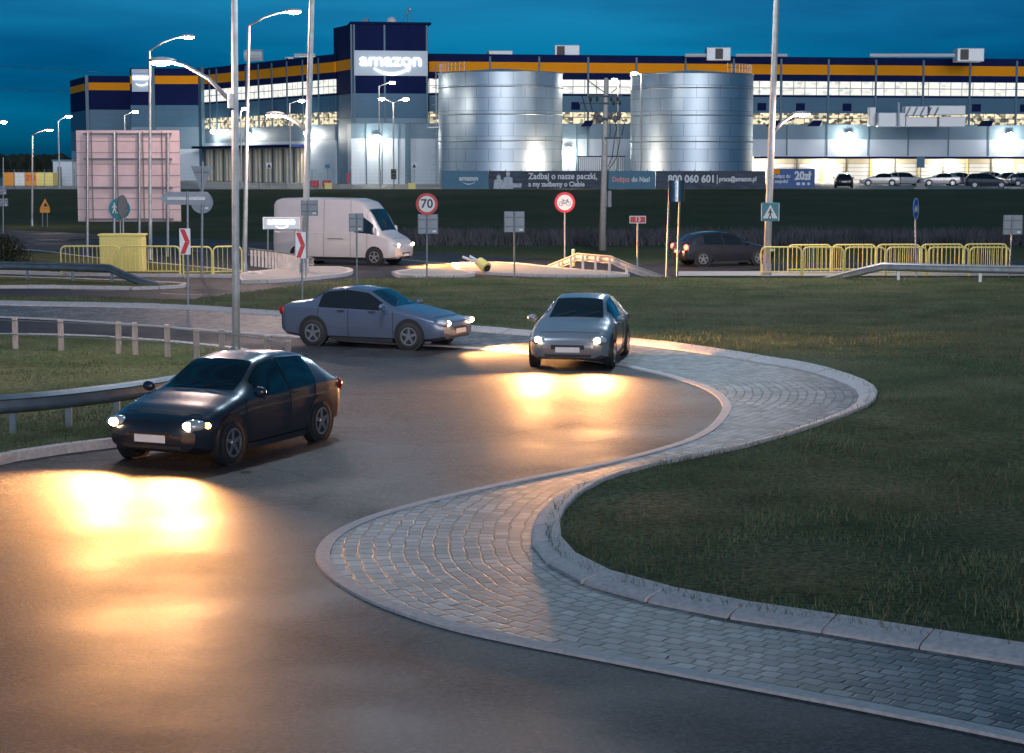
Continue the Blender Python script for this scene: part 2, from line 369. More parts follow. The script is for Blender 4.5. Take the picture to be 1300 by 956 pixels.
# terrain
mb = MB(); ys = list(np.linspace(-60, 100, 20)) + list(np.linspace(104, 190, 44)) + [200,230,300,450,700,1200,2500,5000]
xs = [-3000,-1200,-500,-250,-150] + list(np.linspace(-100,110,43)) + [160,260,500,1200,3000]
for Y in ys:
    for X in xs: mb.v.append((X, Y, ground_z(X, Y) + (random.uniform(-.04,.04) if 106 < Y < 180 else 0)))
nx = len(xs); mb.f = [(j*nx+i, j*nx+i+1, (j+1)*nx+i+1, (j+1)*nx+i) for j in range(len(ys)-1) for i in range(nx-1)]
obj('ground', mb, M['soil'], smooth=True, kind='structure')
obj('yard_pavement', MB().add([(-140,184,GZ+.01),(200,184,GZ+.01),(200,330,GZ+.01),(-140,330,GZ+.01)],[(0,1,2,3)]),
    mat('yard concrete paving', (.30,.29,.27), .6, var=.12, scale=.4), kind='structure')
# roundabout asphalt
obj('road', sheet([Vector((-60,3)),Vector((60,3)),Vector((60,74)),Vector((-60,74))], 0, 3), M['asphalt'], kind='structure')

K = smooth(PP([(-220,382),(0,388),(200,392),(330,400),(480,411),(588,420),(710,430),(800,437),(880,447),(950,458),(1020,470),(1070,484),(1100,500),(1096,518),(1062,534),(1000,556),(920,578),(850,592),(790,606),(740,625),(706,650),(692,680),(704,712),(760,744),(850,768),(950,787),(1050,802),(1160,820),(1300,842),(1500,880)]), 8)
E = smooth(PP([(-220,396),(0,403),(100,408),(200,415),(330,425),(480,436),(580,441),(707,453),(790,465),(850,478),(900,495),(922,514),(914,535),(888,555),(840,572),(760,592),(680,608),(600,625),(530,642),(470,660),(430,679),(412,698),(412,715),(432,738),(480,765),(560,793),(650,814),(800,843),(930,868),(1100,900),(1300,940),(1500,985)]), 8)
obj('cobbled_apron', sheet(K + E[::-1], .022, .3, uvpath=K), M['cobble'], kind='structure')
o = obj('edging_strip', strip(resample(E, .25), [(-.085,-.01),(-.08,.03),(.08,.034),(.085,.0)]), M['kerb']); o['kind'] = 'structure'
o = obj('kerb', strip(K, [(-.17,-.02),(-.17,.05),(-.13,.075),(.15,.15),(.17,.14),(.17,0)], .98), M['kerb']); o['kind'] = 'structure'
far = PP([(1500,352),(860,352),(700,352),(560,352),(440,354),(380,362),(300,372),(240,380),(100,376),(-220,371)], .1)
G0 = [Vector((p.x, p.y)) for p in K]
grass_poly = G0 + [Vector((60, 14)), Vector((60, 73))] + [Vector(p[:2]) for p in far]
obj('grass', sheet(grass_poly, .088, .5, .011), M['grass'], kind='structure')
# main road beyond, verge and traffic island noses
MR = smooth(PP([(-300,272),(0,291),(230,302),(500,317),(640,327),(760,334),(1000,334),(1500,330)]), 8)
MR2 = smooth(PP([(-300,322),(0,335),(230,349),(440,355),(640,353),(840,352),(1000,341),(1500,338)]), 8)
obj('main_road', sheet(MR + MR2[::-1], .004, 2), M['asphalt'], kind='structure')
def line(name, px, w=.12, z=.012, m='white', dash=None):
    p = resample(smooth(PP(px), 8), .5)
    mb = MB()
    if dash:
        q = resample(smooth(PP(px), 8), .25); n = int(dash[0]/.25); g = int(dash[1]/.25); i = 0
        while i + n < len(q):
            s_ = strip(q[i:i+n], [(-w/2, z), (w/2, z)]); mb.add(s_.v, s_.f); i += n + g
    else: mb = strip(p, [(-w/2, z), (w/2, z)])
    o = obj(name, mb, M[m]); o['kind'] = 'structure'
M['paint'] = mat('worn road paint', (.55,.55,.53), .6, var=.25, scale=9)
line('road_marking', [(-200,318),(0,329),(230,343),(420,349)], .15, m='paint')
line('road_marking', [(430,322),(560,334),(700,344),(800,350)], .15, m='paint')
line('road_marking', [(-200,296),(0,305),(230,318),(500,330)], .14, m='paint', dash=(2,3))
line('road_marking', [(90,368),(165,370),(230,374),(330,376)], .12, m='paint', dash=(2,2))
def island(px, z=.12, m='grass', kerbw=.2):
    p = smooth(PP(px + px[:1]), 6)
    o = obj('traffic_island', sheet(p[:-1], z, .6, .01 if m == 'grass' else 0), M[m]); o['kind'] = 'structure'
    o = obj('kerb', strip(p, [(-kerbw/2,-.02),(-kerbw/2,z+.015),(kerbw/2,z+.02),(kerbw/2,-.02)], .98), M['kerb']); o['kind'] = 'structure'
    return p
left_isl = island([(-300,428),(0,430),(120,433),(220,440),(320,452),(378,468),(392,486),(384,505),(340,528),(270,548),(180,562),(60,577),(-300,610)])
nose = smooth(PP([(330,452),(385,463),(420,484),(428,503),(405,522),(350,540),(290,552),(340,528),(384,505),(392,486),(378,468),(330,452)]), 5)
obj('cobbled_nose', sheet(nose[:-1], .03, .3, uvpath=left_isl), M['cobble'], kind='structure')
island([(-300,352),(-100,352),(60,356),(170,360),(240,364),(170,368),(60,366),(-300,366)], .1)
island([(300,352),(360,345),(420,342),(445,346),(430,352),(360,358),(310,360)], .12, 'concrete')
island([(500,349),(530,345),(575,346),(600,351),(560,354),(515,354)], .12, 'concrete')
island([(575,337),(640,336),(720,344),(800,351),(700,352),(600,347)], .1, 'concrete')
island([(-300,310),(0,318),(120,330),(330,350),(250,352),(100,350),(0,347),(-300,340)], .11)
# pavement in front of the right hand railing
obj('pavement', sheet([Vector(p[:2]) for p in PP([(860,346),(1500,344),(1500,352),(860,352)])], .05, 2), M['concrete'], kind='structure')

def blades(name, polys, n, h, wd, m, zf, near=True, label=None):
    P = []
    for poly in polys:
        xs_ = [p[0] for p in poly]; ys_ = [p[1] for p in poly]
        x0, x1, y0, y1 = max(min(xs_), -45), min(max(xs_), 50), min(ys_), max(ys_)
        m_ = int(n*8/len(polys))
        Y = y0 + (y1-y0)*rng.random(m_)**(1.9 if near else 1); X = x0 + (x1-x0)*rng.random(m_)
        cl = np.sin(X*1.7+Y*.6)+np.sin(Y*1.3-X*.8)+np.sin(X*.43+2)*np.sin(Y*.37)+rng.normal(0,.9,len(X))
        k = (np.abs(X) < Y*.30+1.0) & (cl > -.6 if near else True) & inside(poly, X, Y); P.append(np.c_[X[k], Y[k]][:n])
    P = np.concatenate(P)[:n]; k = len(P)
    a = rng.random(k)*math.pi; hh = h*(.5+rng.random(k)); ww = wd*(.6+.8*rng.random(k)); ln = (rng.random((k,2))-.5)*hh[:,None]*1.1
    Z = np.array([zf(x, y) for x, y in P])
    V = np.empty((k,3,3)); V[:,0,0] = P[:,0]-np.cos(a)*ww; V[:,0,1] = P[:,1]-np.sin(a)*ww; V[:,0,2] = Z
    V[:,1,0] = P[:,0]+np.cos(a)*ww; V[:,1,1] = P[:,1]+np.sin(a)*ww; V[:,1,2] = Z
    V[:,2,0] = P[:,0]+ln[:,0]; V[:,2,1] = P[:,1]+ln[:,1]; V[:,2,2] = Z+hh
    me = bpy.data.meshes.new(name); me.vertices.add(3*k); me.vertices.foreach_set('co', V.ravel())
    me.loops.add(3*k); me.loops.foreach_set('vertex_index', np.arange(3*k)); me.polygons.add(k); me.polygons.foreach_set('loop_start', np.arange(0,3*k,3)); me.update()
    o = obj(name, me, M[m]); o['kind'] = 'stuff'; tag(o, label[0], label[1]); return o
gp_in = [(p.x, p.y) for p in grass_poly]
blades('grass_blades', [gp_in], 150000, .055, .006, 'blade', lambda x, y: .10, label=('short rough grass covering the roundabout verge and island', 'grass'))
blades('dry_grass_tufts', [gp_in], 16000, .11, .007, 'dryblade', lambda x, y: .10, label=('scattered taller dry straw coloured tufts in the roundabout grass', 'grass'))
blades('grass_blades', [[(p.x,p.y) for p in left_isl]], 25000, .07, .007, 'blade', lambda x, y: .10, label=('rough grass on the left traffic island behind the guard rail', 'grass'))
reedp = [(-12,102),(60,102),(60,112),(-12,112)]
blades('dry_stalks', [reedp], 22000, .6, .03, 'reed', ground_z, near=False, label=('band of dry purple brown stalks at the foot of the embankment', 'dry plants'))

# ------------------------------------------------------------------ text, marks
def text(s, size, loc, m, parent, name='lettering', bold=0.0, ext=.01, width=None, align='CENTER', rotz=0, sx=1):
    c = bpy.data.curves.new(name, 'FONT'); c.body = s; c.size = size; c.align_x = align; c.align_y = 'CENTER'; c.offset = bold; c.extrude = ext; c.resolution_u = 3
    t = bpy.data.objects.new('tmp', c); COL.objects.link(t); bpy.context.view_layer.update()
    me = bpy.data.meshes.new_from_object(t.evaluated_get(bpy.context.evaluated_depsgraph_get())); me.name = name
    bpy.data.objects.remove(t)
    k = 1
    if width:
        xs_ = [v.co.x for v in me.vertices]; k = width/(max(xs_)-min(xs_))
    me.transform(Matrix.Rotation(math.pi/2, 4, 'X') @ Matrix.Diagonal((k*sx, 1 if width else 1, 1, 1)))
    me.materials.clear()
    o = obj(name, me, m, parent); o.location = loc; o.rotation_euler = (0,0,rotz); return o
def smile(mb, cx, cz, w, y0, y1):
    n = 14; top = []; bot = []
    for k in range(n+1):
        t = -1+2*k/n; x = cx+t*w/2; z = cz-.16*w*(1-t*t); th = .045*w*(1-.55*abs(t))
        top.append((x, z+th)); bot.append((x, z-th))
    for k in range(n):
        mb.prism([bot[k], bot[k+1], top[k+1], top[k]], y0, y1)
    x, z = cx+w*.5, cz
    mb.prism([(x-.13*w, z+.055*w),(x+.04*w, z+.07*w),(x+.055*w, z+.045*w)], y0, y1)
    mb.prism([(x+.055*w, z+.045*w),(x+.04*w, z+.07*w),(x-.01*w, z-.1*w),(x-.03*w, z-.08*w)], y0, y1)
    return mb

# ------------------------------------------------------------------ lights
def lamp_light(parent, loc, energy, col=(1,.72,.60), kind='POINT', size=.15, rot=None, spot=2.2):
    l = bpy.data.lights.new('lamp_glow', kind); l.energy = energy; l.color = col
    if kind in ('POINT','SPOT'): l.shadow_soft_size = size
    if kind == 'SPOT': l.spot_size = spot; l.spot_blend = 1
    o = bpy.data.objects.new('lamp_glow', l); COL.objects.link(o); o.parent = parent; o.location = loc
    if rot: o.rotation_euler = rot
    return o

# ------------------------------------------------------------------ warehouse
s_main = 10.15
def zm(y, s=s_main): return H + (HOR - y)/s
A0 = AT(545, 120, 235); A = (A0.x, 235.0); B_ = AT(1300, 120, 247.4); B = (B_.x, 247.4)
dx, dy = (B[0]-A[0]), (B[1]-A[1]); B = (A[0]+dx*1.5, A[1]+dy*1.5)
WH = thing('warehouse', 'long navy and grey warehouse with an orange stripe, behind the two silos', 'warehouse', (A[0], A[1], GZ))
def band(name, P, Q, z0, z1, m, out=0, back=1.0):
    mb = MB().seg(P, Q, z0, z1, out, back)
    o = obj(name, mb, M[m], WH, world=True)
    if m.startswith('win'):
        uvl = o.data.uv_layers.new(name='UVMap'); d = Vector((Q[0]-P[0], Q[1]-P[1])).normalized()
        for lp in o.data.loops:
            c = o.data.vertices[lp.vertex_index].co + WH.location
            uvl.data[lp.index].uv = ((c.x-P[0])*d.x + (c.y-P[1])*d.y, c.z - z0)
    return o
ZB = [('navy_cladding',17.75,16.8,'navy'),('orange_stripe',16.8,15.55,'orange'),('navy_cladding',15.55,14.72,'navy'),('window_strip',14.72,12.95,'win1'),
      ('navy_cladding',12.95,12.7,'navy'),('steel_blue_cladding',12.7,10.7,'c_mid'),('window_strip',10.7,9.15,'win2'),('grey_cladding',9.15,7.2,'c_grey'),('pale_cladding',7.2,GZ-.3,'c_white')]
for n_, z1, z0, m in ZB: band(n_, A, B, z0, z1, m, back=30)
for px in (621,683,745,806,868,929,989,1049,1109,1169,1228,1287,1346):
    c = on_line(A, B, px); c2 = on_line(A, B, px+2.4)
    band('pilaster', c, c2, 9.15, 17.5, 'c_pil', .14, .1)
for px in (555,590,650,700,715,775,835,895,955,1015,1075,1135,1195,1255,1295):     # dim openings in the middle band
    pass
for px in (731,967,1016,1075,1239,1300):
    c = on_line(A, B, px-6); c2 = on_line(A, B, px+5); band('vent_louvre', c, c2, 11.0, 11.95, 'navy', .08, .05)
# receding wing
W1 = AT(425, 120, 236); W0 = AT(258, 120, 272); W0 = (W0.x, 272.0); W1 = (W1.x, 236.0)
for n_, z1, z0, m in ZB: band(n_, W0, W1, z0, z1-.0, m, back=12)
for px in (267,276,297,313,329,346,365,385,405):
    c = on_line(W0, W1, px); c2 = on_line(W0, W1, px+1.0); band('pilaster', c, c2, 9.15, 17.5, 'c_pil', .12, .05)
c = on_line(W0, W1, 256.5); c2 = on_line(W0, W1, 260.5); band('corner_column', c, c2, GZ, 17.9, 'c_pil', .5, .5)
# lit loading hall on the wing
c = on_line(W0, W1, 262, 4); c2 = on_line(W0, W1, 389, 4)
band('loading_hall_wall', c, c2, GZ, 6.4, 'bay', .12, .05)
band('canopy', c, c2, 6.42, 6.75, 'navy', 2.2, 0)
for i in range(30):
    a = i/30; p = (c[0]+(c2[0]-c[0])*a, c[1]+(c2[1]-c[1])*a); q = (c[0]+(c2[0]-c[0])*(a+.005), c[1]+(c2[1]-c[1])*(a+.005))
    band('door_rib', p, q, GZ, 6.3, 'bay' if i % 3 else 'frame', .3, 0)
for a in (.15, .5, .85):
    p = Vector((c[0]+(c2[0]-c[0])*a, c[1]+(c2[1]-c[1])*a, 6.2)); lo = p + Vector((1.6,-2.0,0)) - WH.location
    lamp_light(WH, lo-Vector((0,0,1.2)), 2600, (1,.72,.36), size=.4)
    obj('canopy_lamp', MB().ell(lo, (.35,.35,.12)), M['lampw'], WH)
# blocks further left
C0 = AT(165,120,272); C0 = (C0.x, 272.3); C1 = (W0[0]-.3, 272.3)
Z2 = [('navy_cladding',17.8,16.75,'navy'),('orange_stripe',16.75,15.6,'orange'),('navy_cladding',15.6,12.6,'navy'),('steel_blue_cladding',12.6,9.5,'c_mid'),('grey_cladding',9.5,6.4,'c_grey'),('pale_cladding',6.4,GZ-.3,'c_white')]
for n_, z1, z0, m in Z2: band(n_, C0, C1, z0, z1, m, back=20)
for px in (194,): 
    c = on_line(C0, C1, px); c2 = on_line(C0, C1, px+4); band('corner_column', c, c2, GZ, 17.9, 'c_pil', .3, .2)
D1 = AT(165,120,296); D1 = (D1.x, 296.); D0 = AT(111,120,295); D0 = (D0.x, 295.); DD = AT(89,120,312); DD = (DD.x, 312.)
for n_, z1, z0, m in Z2:
    band(n_, D0, D1, z0, z1, m, back=20)
    q = band(n_, DD, D0, z0, z1-.05, m, back=.8)
c = on_line(D0, D1, 110); c2 = on_line(D0, D1, 114); band('corner_column', c, c2, GZ, 17.85, 'c_pil', .3, .3)
# tower
T0 = AT(424,100,237); T0 = (T0.x,237.); T1 = AT(447,100,230); T1 = (T1.x,230.); T2 = AT(543.5,100,231.5); T2 = (T2.x,231.5)
ZT = [('navy_cladding',21.0,12.75,'navy'),('grey_cladding',12.75,9.8,'c_mid'),('grey_cladding',9.8,GZ,'c_grey')]
for n_, z1, z0, m in ZT:
    band(n_, T1, T2, z0, z1, m, back=9); band(n_, T0, T1, z0, z1-.04, m, back=6)
band('orange_stripe', T0, T1, 15.6, 16.85, 'orange', .06, .05)
band('roof_coping', (T1[0]-.15,T1[1]), (T2[0]+.4,T2[1]), 21.0, 21.25, 'navy', .25, 9)
for px in (445.5, 449, 487.5, 541):
    c = on_line(T1, T2, px, 12); c2 = on_line(T1, T2, px+2.2, 12); band('pilaster', c, c2, GZ, 20.9, 'c_pil', .12, .05)
zt, zb = H+(HOR-67)/10.42, H+(HOR-98)/10.42
c = on_line(T1, T2, 449.5, 16); c2 = on_line(T1, T2, 542.5, 16)
p_ = band('sign_panel', c, c2, zb, zt, 'logopanel', .32, -.14)
cx, cy = (c[0]+c2[0])/2, (c[1]+c2[1])/2
wd = math.dist(c, c2)
rz = math.atan2(T2[1]-T1[1], T2[0]-T1[0])
text('amazon', 2.15, Vector((cx+.05, cy-.40, zt-1.15)) - WH.location, M['logo'], WH, 'sign_letters', bold=.03, ext=.04, width=wd*.84, rotz=rz)
s_ = obj('smile_arrow', smile(MB(), 0, 0, 4.2, -.05, .05), M['logo'], WH); s_.location = Vector((cx+.1, cy-.42, zb+.85)) - WH.location; s_.rotation_euler = (0,0,rz)
lamp_light(WH, Vector((cx, cy-4, zb+1)) - WH.location, 30, (.9,.95,1), size=.5)
# smaller sign further left
c = on_line((C0[0],272.), (C1[0],272.), 168, 15); c2 = on_line((C0[0],272.), (C1[0],272.), 192.5, 15)
band('sign_panel', c, c2, H+(HOR-118)/8.82, H+(HOR-90)/8.82, 'logopanel', .25, -.05)
text('amazon', 1.0, Vector(((c[0]+c2[0])/2, 271.6, 16.5)) - WH.location, M['logo'], WH, 'sign_letters', bold=.03, ext=.03, width=2.4)
s_ = obj('smile_arrow', smile(MB(), 0, 0, 1.6, -.04, .04), M['logo'], WH); s_.location = Vector(((c[0]+c2[0])/2, 271.6, 15.6)) - WH.location
# low annex along the front
N0 = AT(446,190,226); N0 = (N0.x,226.); ud = Vector((dx,dy)).normalized(); N1 = (N0[0]+ud.x*130, N0[1]+ud.y*130)
m_sp = on_line(N0, N1, 955, 6)
band('grey_cladding', N0, N1, 7.3, 9.05, 'c_grey', back=8)
band('pale_cladding', N0, m_sp, GZ-.3, 7.3, 'c_white', back=8)
band('pale_cladding', m_sp, N1, 5.2, 7.3, 'c_white', back=8)
band('roof_coping', N0, N1, 9.05, 9.13, 'c_pil', .06, .4)
for px in (464,484,505,514,731,745,998,1049,1101,1152,1203,1254,1305):
    c = on_line(N0, N1, px, 7); c2 = on_line(N0, N1, px+1.6, 7); band('pilaster', c, c2, 5.3 if px > 950 else GZ, 9.04, 'c_pil', .1, .05)
c = on_line(N0, N1, 515, 5); c2 = on_line(N0, N1, 521, 5); band('pilaster', c, c2, GZ, 9.0, 'c_pil', .25, .05)
# open loading bays under the canopy
sh = Vector((ud.y, -ud.x))
bA = (m_sp[0]-sh.x*2.5, m_sp[1]-sh.y*2.5); bB = (N1[0]-sh.x*2.5, N1[1]-sh.y*2.5)
band('loading_bay_wall', bA, bB, GZ, 5.19, 'bay', 0, 1)
cA = on_line(N0, N1, 957, 5)
band('canopy', cA, N1, 4.92, 5.19, 'navy', 2.8, -.01)
for i in range(26):
    p0 = Vector(bA)+ud*(i*3.2+.4); p1 = p0+ud*2.5
    band('loading_door', p0, p1, GZ+.05, 4.3, 'white', .06, 0)
    p0 = Vector(bA)+ud*(i*3.2+.05); band('door_post', p0, p0+ud*.12, GZ, 4.9, 'yellow' if i % 2 else 'frame', .18, 0)
for k in range(5):
    band('wall_rail', bA, bB, 2.3+k*.5, 2.34+k*.5, 'frame', .09, 0)
for i in range(9):
    p = Vector(m_sp)+ud*(2+i*8)-sh*.6; lo = Vector((p.x,p.y,4.95)) - WH.location
    obj('canopy_lamp', MB().box(lo.x-.9, lo.x+.9, lo.y-.15, lo.y+.15, lo.z, lo.z+.1), M['lampw'], WH)
    lamp_light(WH, lo-Vector((0,0,.3)), 130, (1,.84,.55), size=.5)
# wall floodlights
def wall_flood(px, py, line_, energy, zz=None):
    c = on_line(line_[0], line_[1], px, 7); n = Vector((line_[1][0]-line_[0][0], line_[1][1]-line_[0][1])).normalized(); n = Vector((n.y,-n.x))
    z = AT(px, py, c[1]).z; p = Vector((c[0], c[1], z)) + Vector((n.x, n.y, 0))*.55 - WH.location
    f_ = obj('floodlight', MB().box(p.x-.35, p.x+.35, p.y-.1, p.y+.45, p.z+.02, p.z+.3), M['frame'], WH)
    obj('floodlight_lens', MB().ell((p.x, p.y-.05, p.z-.02), (.42,.3,.3)), M['lampw'], f_)
    lamp_light(WH, p + Vector((n.x*.9, n.y*.9, -.4)), energy, (1,.95,.84), size=.2)
wall_flood(1076,171,(N0,N1),330); wall_flood(1280,171,(N0,N1),330)
wall_flood(395,169,(W0,W1),200); wall_flood(320,171,(W0,W1),180); wall_flood(276,167,(W0,W1),180); wall_flood(478,174,(N0,N1),200)
wall_flood(721,190,(N0,N1),150)
# roof equipment
def runit(x0, x1, y0, y1, dark, D=240):
    a = AT(x0, y1, D); b = AT(x1, y0, D)
    mb = MB().box(a.x, b.x, D, D+2.5, a.z, b.z)
    o = obj('roof_unit', mb, M['steelroof'], WH, world=True, bevel=.08)
    a = AT(dark[0], y1, D); b = AT(dark[1], y0, D)
    q = obj('intake', MB().box(a.x, b.x, D-.05, D-.012, a.z+.2, b.z-.15), M['black'], o); q.location = -WH.location
    q.location = (0,0,0); q.data.transform(Matrix.Translation(-WH.location))
runit(704,736,57,74,(707,717)); runit(897,928,60,77,(908,918)); runit(1215,1250,61,78,(1219,1230)); runit(620,651,64,74,(617.5,621)); runit(362,373,72,80,(363,366),250)
for x0, x1, y in ((935,1000,73.5),(870,897,74),(1105,1213,74),(600,620,72),(310,333,79),(373,400,74)):
    a = AT(x0, y, 238); b = AT(x1, y, 238); obj('skylight', MB().tube([(a.x,238.5,17.75),(b.x,238.5,17.75)], (a.z-17.7)*1.0+.12, 10), M['steelroof'], WH, world=True)
# annex roof ducts
def duct(x0, x1, y0, y1, D=229.5):
    a = AT(x0, y1, D); b = AT(x1, y0, D); obj('roof_duct', MB().box(a.x, b.x, D, D+1.6, a.z, b.z), M['steelroof'], WH, world=True, bevel=.05)
duct(1115,1150,143,161); duct(1149,1178,135,147); duct(1180,1226,134,146); duct(1150,1190,149,161,230); duct(1192,1226,148,161,230.2); duct(1104,1112,136,160,231); duct(1030,1044,152,160,229)
for x in (1028, 1246, 738, 975):
    a = AT(x, 160, 228); b = AT(x+16, 153, 228)
    obj('roof_hood', MB().add([(a.x,228,a.z),(b.x-.3,228,a.z),(b.x,228,b.z),(a.x+.5,228,b.z),(a.x,230,a.z),(b.x-.3,230,a.z),(b.x,230,b.z),(a.x+.5,230,b.z)],[(0,1,2,3),(4,7,6,5),(0,4,5,1),(1,5,6,2),(2,6,7,3),(3,7,4,0)]), M['navy'], WH, world=True)
a = AT(1141, 160, 229); b = AT(1141, 130, 229); obj('flue', MB().tube([(a.x,229,a.z),(b.x,229,b.z)], .12), M['steelroof'], WH, world=True)
for i in range(5):
    a = AT(1150+i*9, 148, 229.2); b = AT(1156+i*9, 136, 229.2)
    obj('duct_brace', MB().tube([(a.x,229.2,a.z),(b.x,229.2,b.z)], .06, 6), M['galv'], WH, world=True)
# tower roof mast, dome
a = AT(518, 36, 234); b = AT(517, 12, 234)
mb = MB().tube([(a.x,234,21.2),(b.x,234,b.z)], .06, 6)
for q in (-.9, .9): mb.tube([(a.x+q,234,21.2),(a.x,234,22.8)], .04, 6)
mb.ell((a.x+.25,233.8,23), (.22,.1,.22))
obj('antenna_mast', mb, M['galv'], WH, world=True)
mb = MB().ell((AT(497,36,236).x,236,21.6), (.7,.7,.7)); obj('satellite_dome', mb, M['white'], WH, world=True, smooth=True)
mb = MB().box(AT(461,36,236).x, AT(468,36,236).x, 235.5, 236.5, 21.2, 22); obj('roof_vent', mb, M['frame'], WH, world=True)

# ------------------------------------------------------------------ silos
def silo_mat():
    m = bpy.data.materials.new('galvanised tank sheets'); m.use_nodes = True; n = m.node_tree; b = n.nodes['Principled BSDF']
    b.inputs['Metallic'].default_value = .92
    uv = N(m,'ShaderNodeUVMap'); t = N(m,'ShaderNodeTexCoord')
    br = N(m,'ShaderNodeTexBrick'); br.offset = .5; br.inputs['Scale'].default_value = 1; br.inputs['Brick Width'].default_value = 2.6; br.inputs['Row Height'].default_value = 1.33
    br.inputs['Mortar Size'].default_value = .02; br.inputs['Mortar Smooth'].default_value = .2; br.inputs['Color1'].default_value = (.48,.58,.66,1); br.inputs['Color2'].default_value = (.58,.67,.74,1); br.inputs['Mortar'].default_value = (.16,.2,.25,1)
    n.links.new(uv.outputs[0], br.inputs['Vector']); n.links.new(br.outputs['Color'], b.inputs['Base Color'])
    nz = N(m,'ShaderNodeTexNoise'); nz.inputs['Scale'].default_value = .35; nz.inputs['Detail'].default_value = 3; n.links.new(t.outputs['Object'], nz.inputs['Vector'])
    mr = N(m,'ShaderNodeMapRange'); mr.inputs[3].default_value = .40; mr.inputs[4].default_value = .50; n.links.new(nz.outputs[0], mr.inputs[0]); n.links.new(mr.outputs[0], b.inputs['Roughness'])
    bp = N(m,'ShaderNodeBump'); bp.inputs['Strength'].default_value = .15; bp.inputs['Distance'].default_value = .08; n.links.new(nz.outputs[0], bp.inputs['Height']); n.links.new(bp.outputs[0], b.inputs['Normal'])
    return m
M['tank'] = silo_mat()
def silo(x0, x1, ytop, D, label, ladder):
    a = AT(x0, ytop, D); b = AT(x1, ytop, D); r = (b.x-a.x)/2; cx = (a.x+b.x)/2; h = a.z-GZ
    t = thing('silo', label, 'silo', (cx, D, GZ), group='steel tanks in front of the warehouse')
    n = 96; mb = MB(); mb.uv = []
    for z in (0, h):
        for k in range(n+1): mb.v.append((r*math.sin(2*math.pi*k/n), r*math.cos(2*math.pi*k/n), z)); mb.uv.append((2*math.pi*r*k/n, z))
    mb.f = [(k, k+1, n+1+k+1, n+1+k) for k in range(n)]
    obj('shell', mb, M['tank'], t, smooth=True)
    mb = MB(); mb.v = [(0,0,h+.55)] + [(r*math.cos(2*math.pi*k/n), r*math.sin(2*math.pi*k/n), h) for k in range(n)]; mb.f = [(0,k+1,(k+1)%n+1) for k in range(n)]
    obj('roof', mb, M['steelroof'], t)
    for zz in (h-.02, h*.868, h*.63, h*.40):
        q = [(( r+.04)*math.cos(2*math.pi*k/n), (r+.04)*math.sin(2*math.pi*k/n), zz) for k in range(n+1)]
        obj('stiffening_ring', MB().tube(q, .06, 6, False), M['galv'], t)
    if ladder:
        an = R(192); ca, sa = math.cos(an), math.sin(an); mb = MB()
        px_, py_ = ca*(r+.35), sa*(r+.35)
        for q in (-.3,.3): mb.tube([(px_-sa*q, py_+ca*q, 0),(px_-sa*q, py_+ca*q, h+1.0)], .035, 6)
        z = .4
        while z < h+.3: mb.tube([(px_-sa*-.3, py_+ca*-.3, z),(px_-sa*.3, py_+ca*.3, z)], .02, 5); z += .4
        z = 2.4
        while z < h+1: mb.tube([(px_+.45*math.cos(an+k)-0, py_+.45*math.sin(an+k), z) for k in np.linspace(-1.7,1.7,9)], .02, 5); z += .9
        obj('ladder', mb, M['galv'], t)
        mb = MB().box(px_-.9, px_+.5, py_-.8, py_+.8, h*.52, h*.52+.08)
        for q in (-.9,.5): mb.tube([(px_+q,py_-.8,h*.52),(px_+q,py_-.8,h*.52+1.1)], .03, 6)
        mb.tube([(px_-.9,py_-.8,h*.52+1.1),(px_+.5,py_-.8,h*.52+1.1)], .03, 6)
        obj('platform', mb, M['galv'], t)
    mb = MB(); a0, a1 = (R(185), R(235)) if ladder else (R(300), R(345))
    an = np.linspace(a0, a1, 10)
    for zz in (.45,.9): mb.tube([((r-.15)*math.cos(q), (r-.15)*math.sin(q), h+.1+zz) for q in an], .03, 5)
    for q in an: mb.tube([((r-.15)*math.cos(q), (r-.15)*math.sin(q), h),((r-.15)*math.cos(q), (r-.15)*math.sin(q), h+1.0)], .03, 5)
    obj('roof_railing', mb, M['galv'], t)
    return t
silo(556.5, 714, 93.5, 205, 'large round corrugated steel silo with a caged ladder, left of the power pole', True)
silo(801, 956, 95.5, 206, 'large round steel silo without a ladder, right of the power pole', False)

# ------------------------------------------------------------------ banner on the embankment
BD = 183.0
def BX(px): return AT(px, 230, BD).x
bz0, bz1 = AT(700,240,BD).z, AT(700,217,BD).z
bn = thing('banner', 'long printed recruiting banner with lettering standing in front of the silos', 'banner', (BX(562), BD, bz0))
def brel(px, py, dy=0): p = AT(px, py, BD); return Vector((p.x, BD+dy, p.z)) - bn.location
for x0, x1, m in ((562,620,'b_teal'),(620.3,765,'b_dark'),(765.3,832,'b_teal'),(832.3,972,'b_dark')):
    a = brel(x0,240); b = brel(x1,217); obj('banner_panel', MB().box(a.x,b.x,0,.06,a.z,b.z), M[m], bn)
mb = MB()
for px in range(562, 975, 20):
    a = brel(px,241); mb.tube([(a.x,.12,a.z-.6),(a.x,.12,a.z+1.95)], .04, 6)
obj('support_frame', mb, M['frame'], bn)
ps = 2400/BD
def btext(s, x0, x1, y, px_h, m='print_w', bold=.02): text(s, px_h/ps*1.35, brel((x0+x1)/2, y, -.03), M[m], bn, 'lettering', bold=bold, ext=.006, width=(x1-x0)/ps)
btext('amazon', 583, 607, 226.5, 6.5)
o = obj('smile_arrow', smile(MB(), 0, 0, 1.1, -.01, .01), M['print_w'], bn); o.location = brel(595, 231.5, -.03)
btext('Zadbaj o nasze paczki,', 671, 758, 224, 8); btext('a my zadbamy o Ciebie', 671, 742, 234, 6.5)
btext('Dołącz', 777, 799, 228, 6.5, 'print_o'); btext('do Nas!', 802, 825, 228, 6.5)
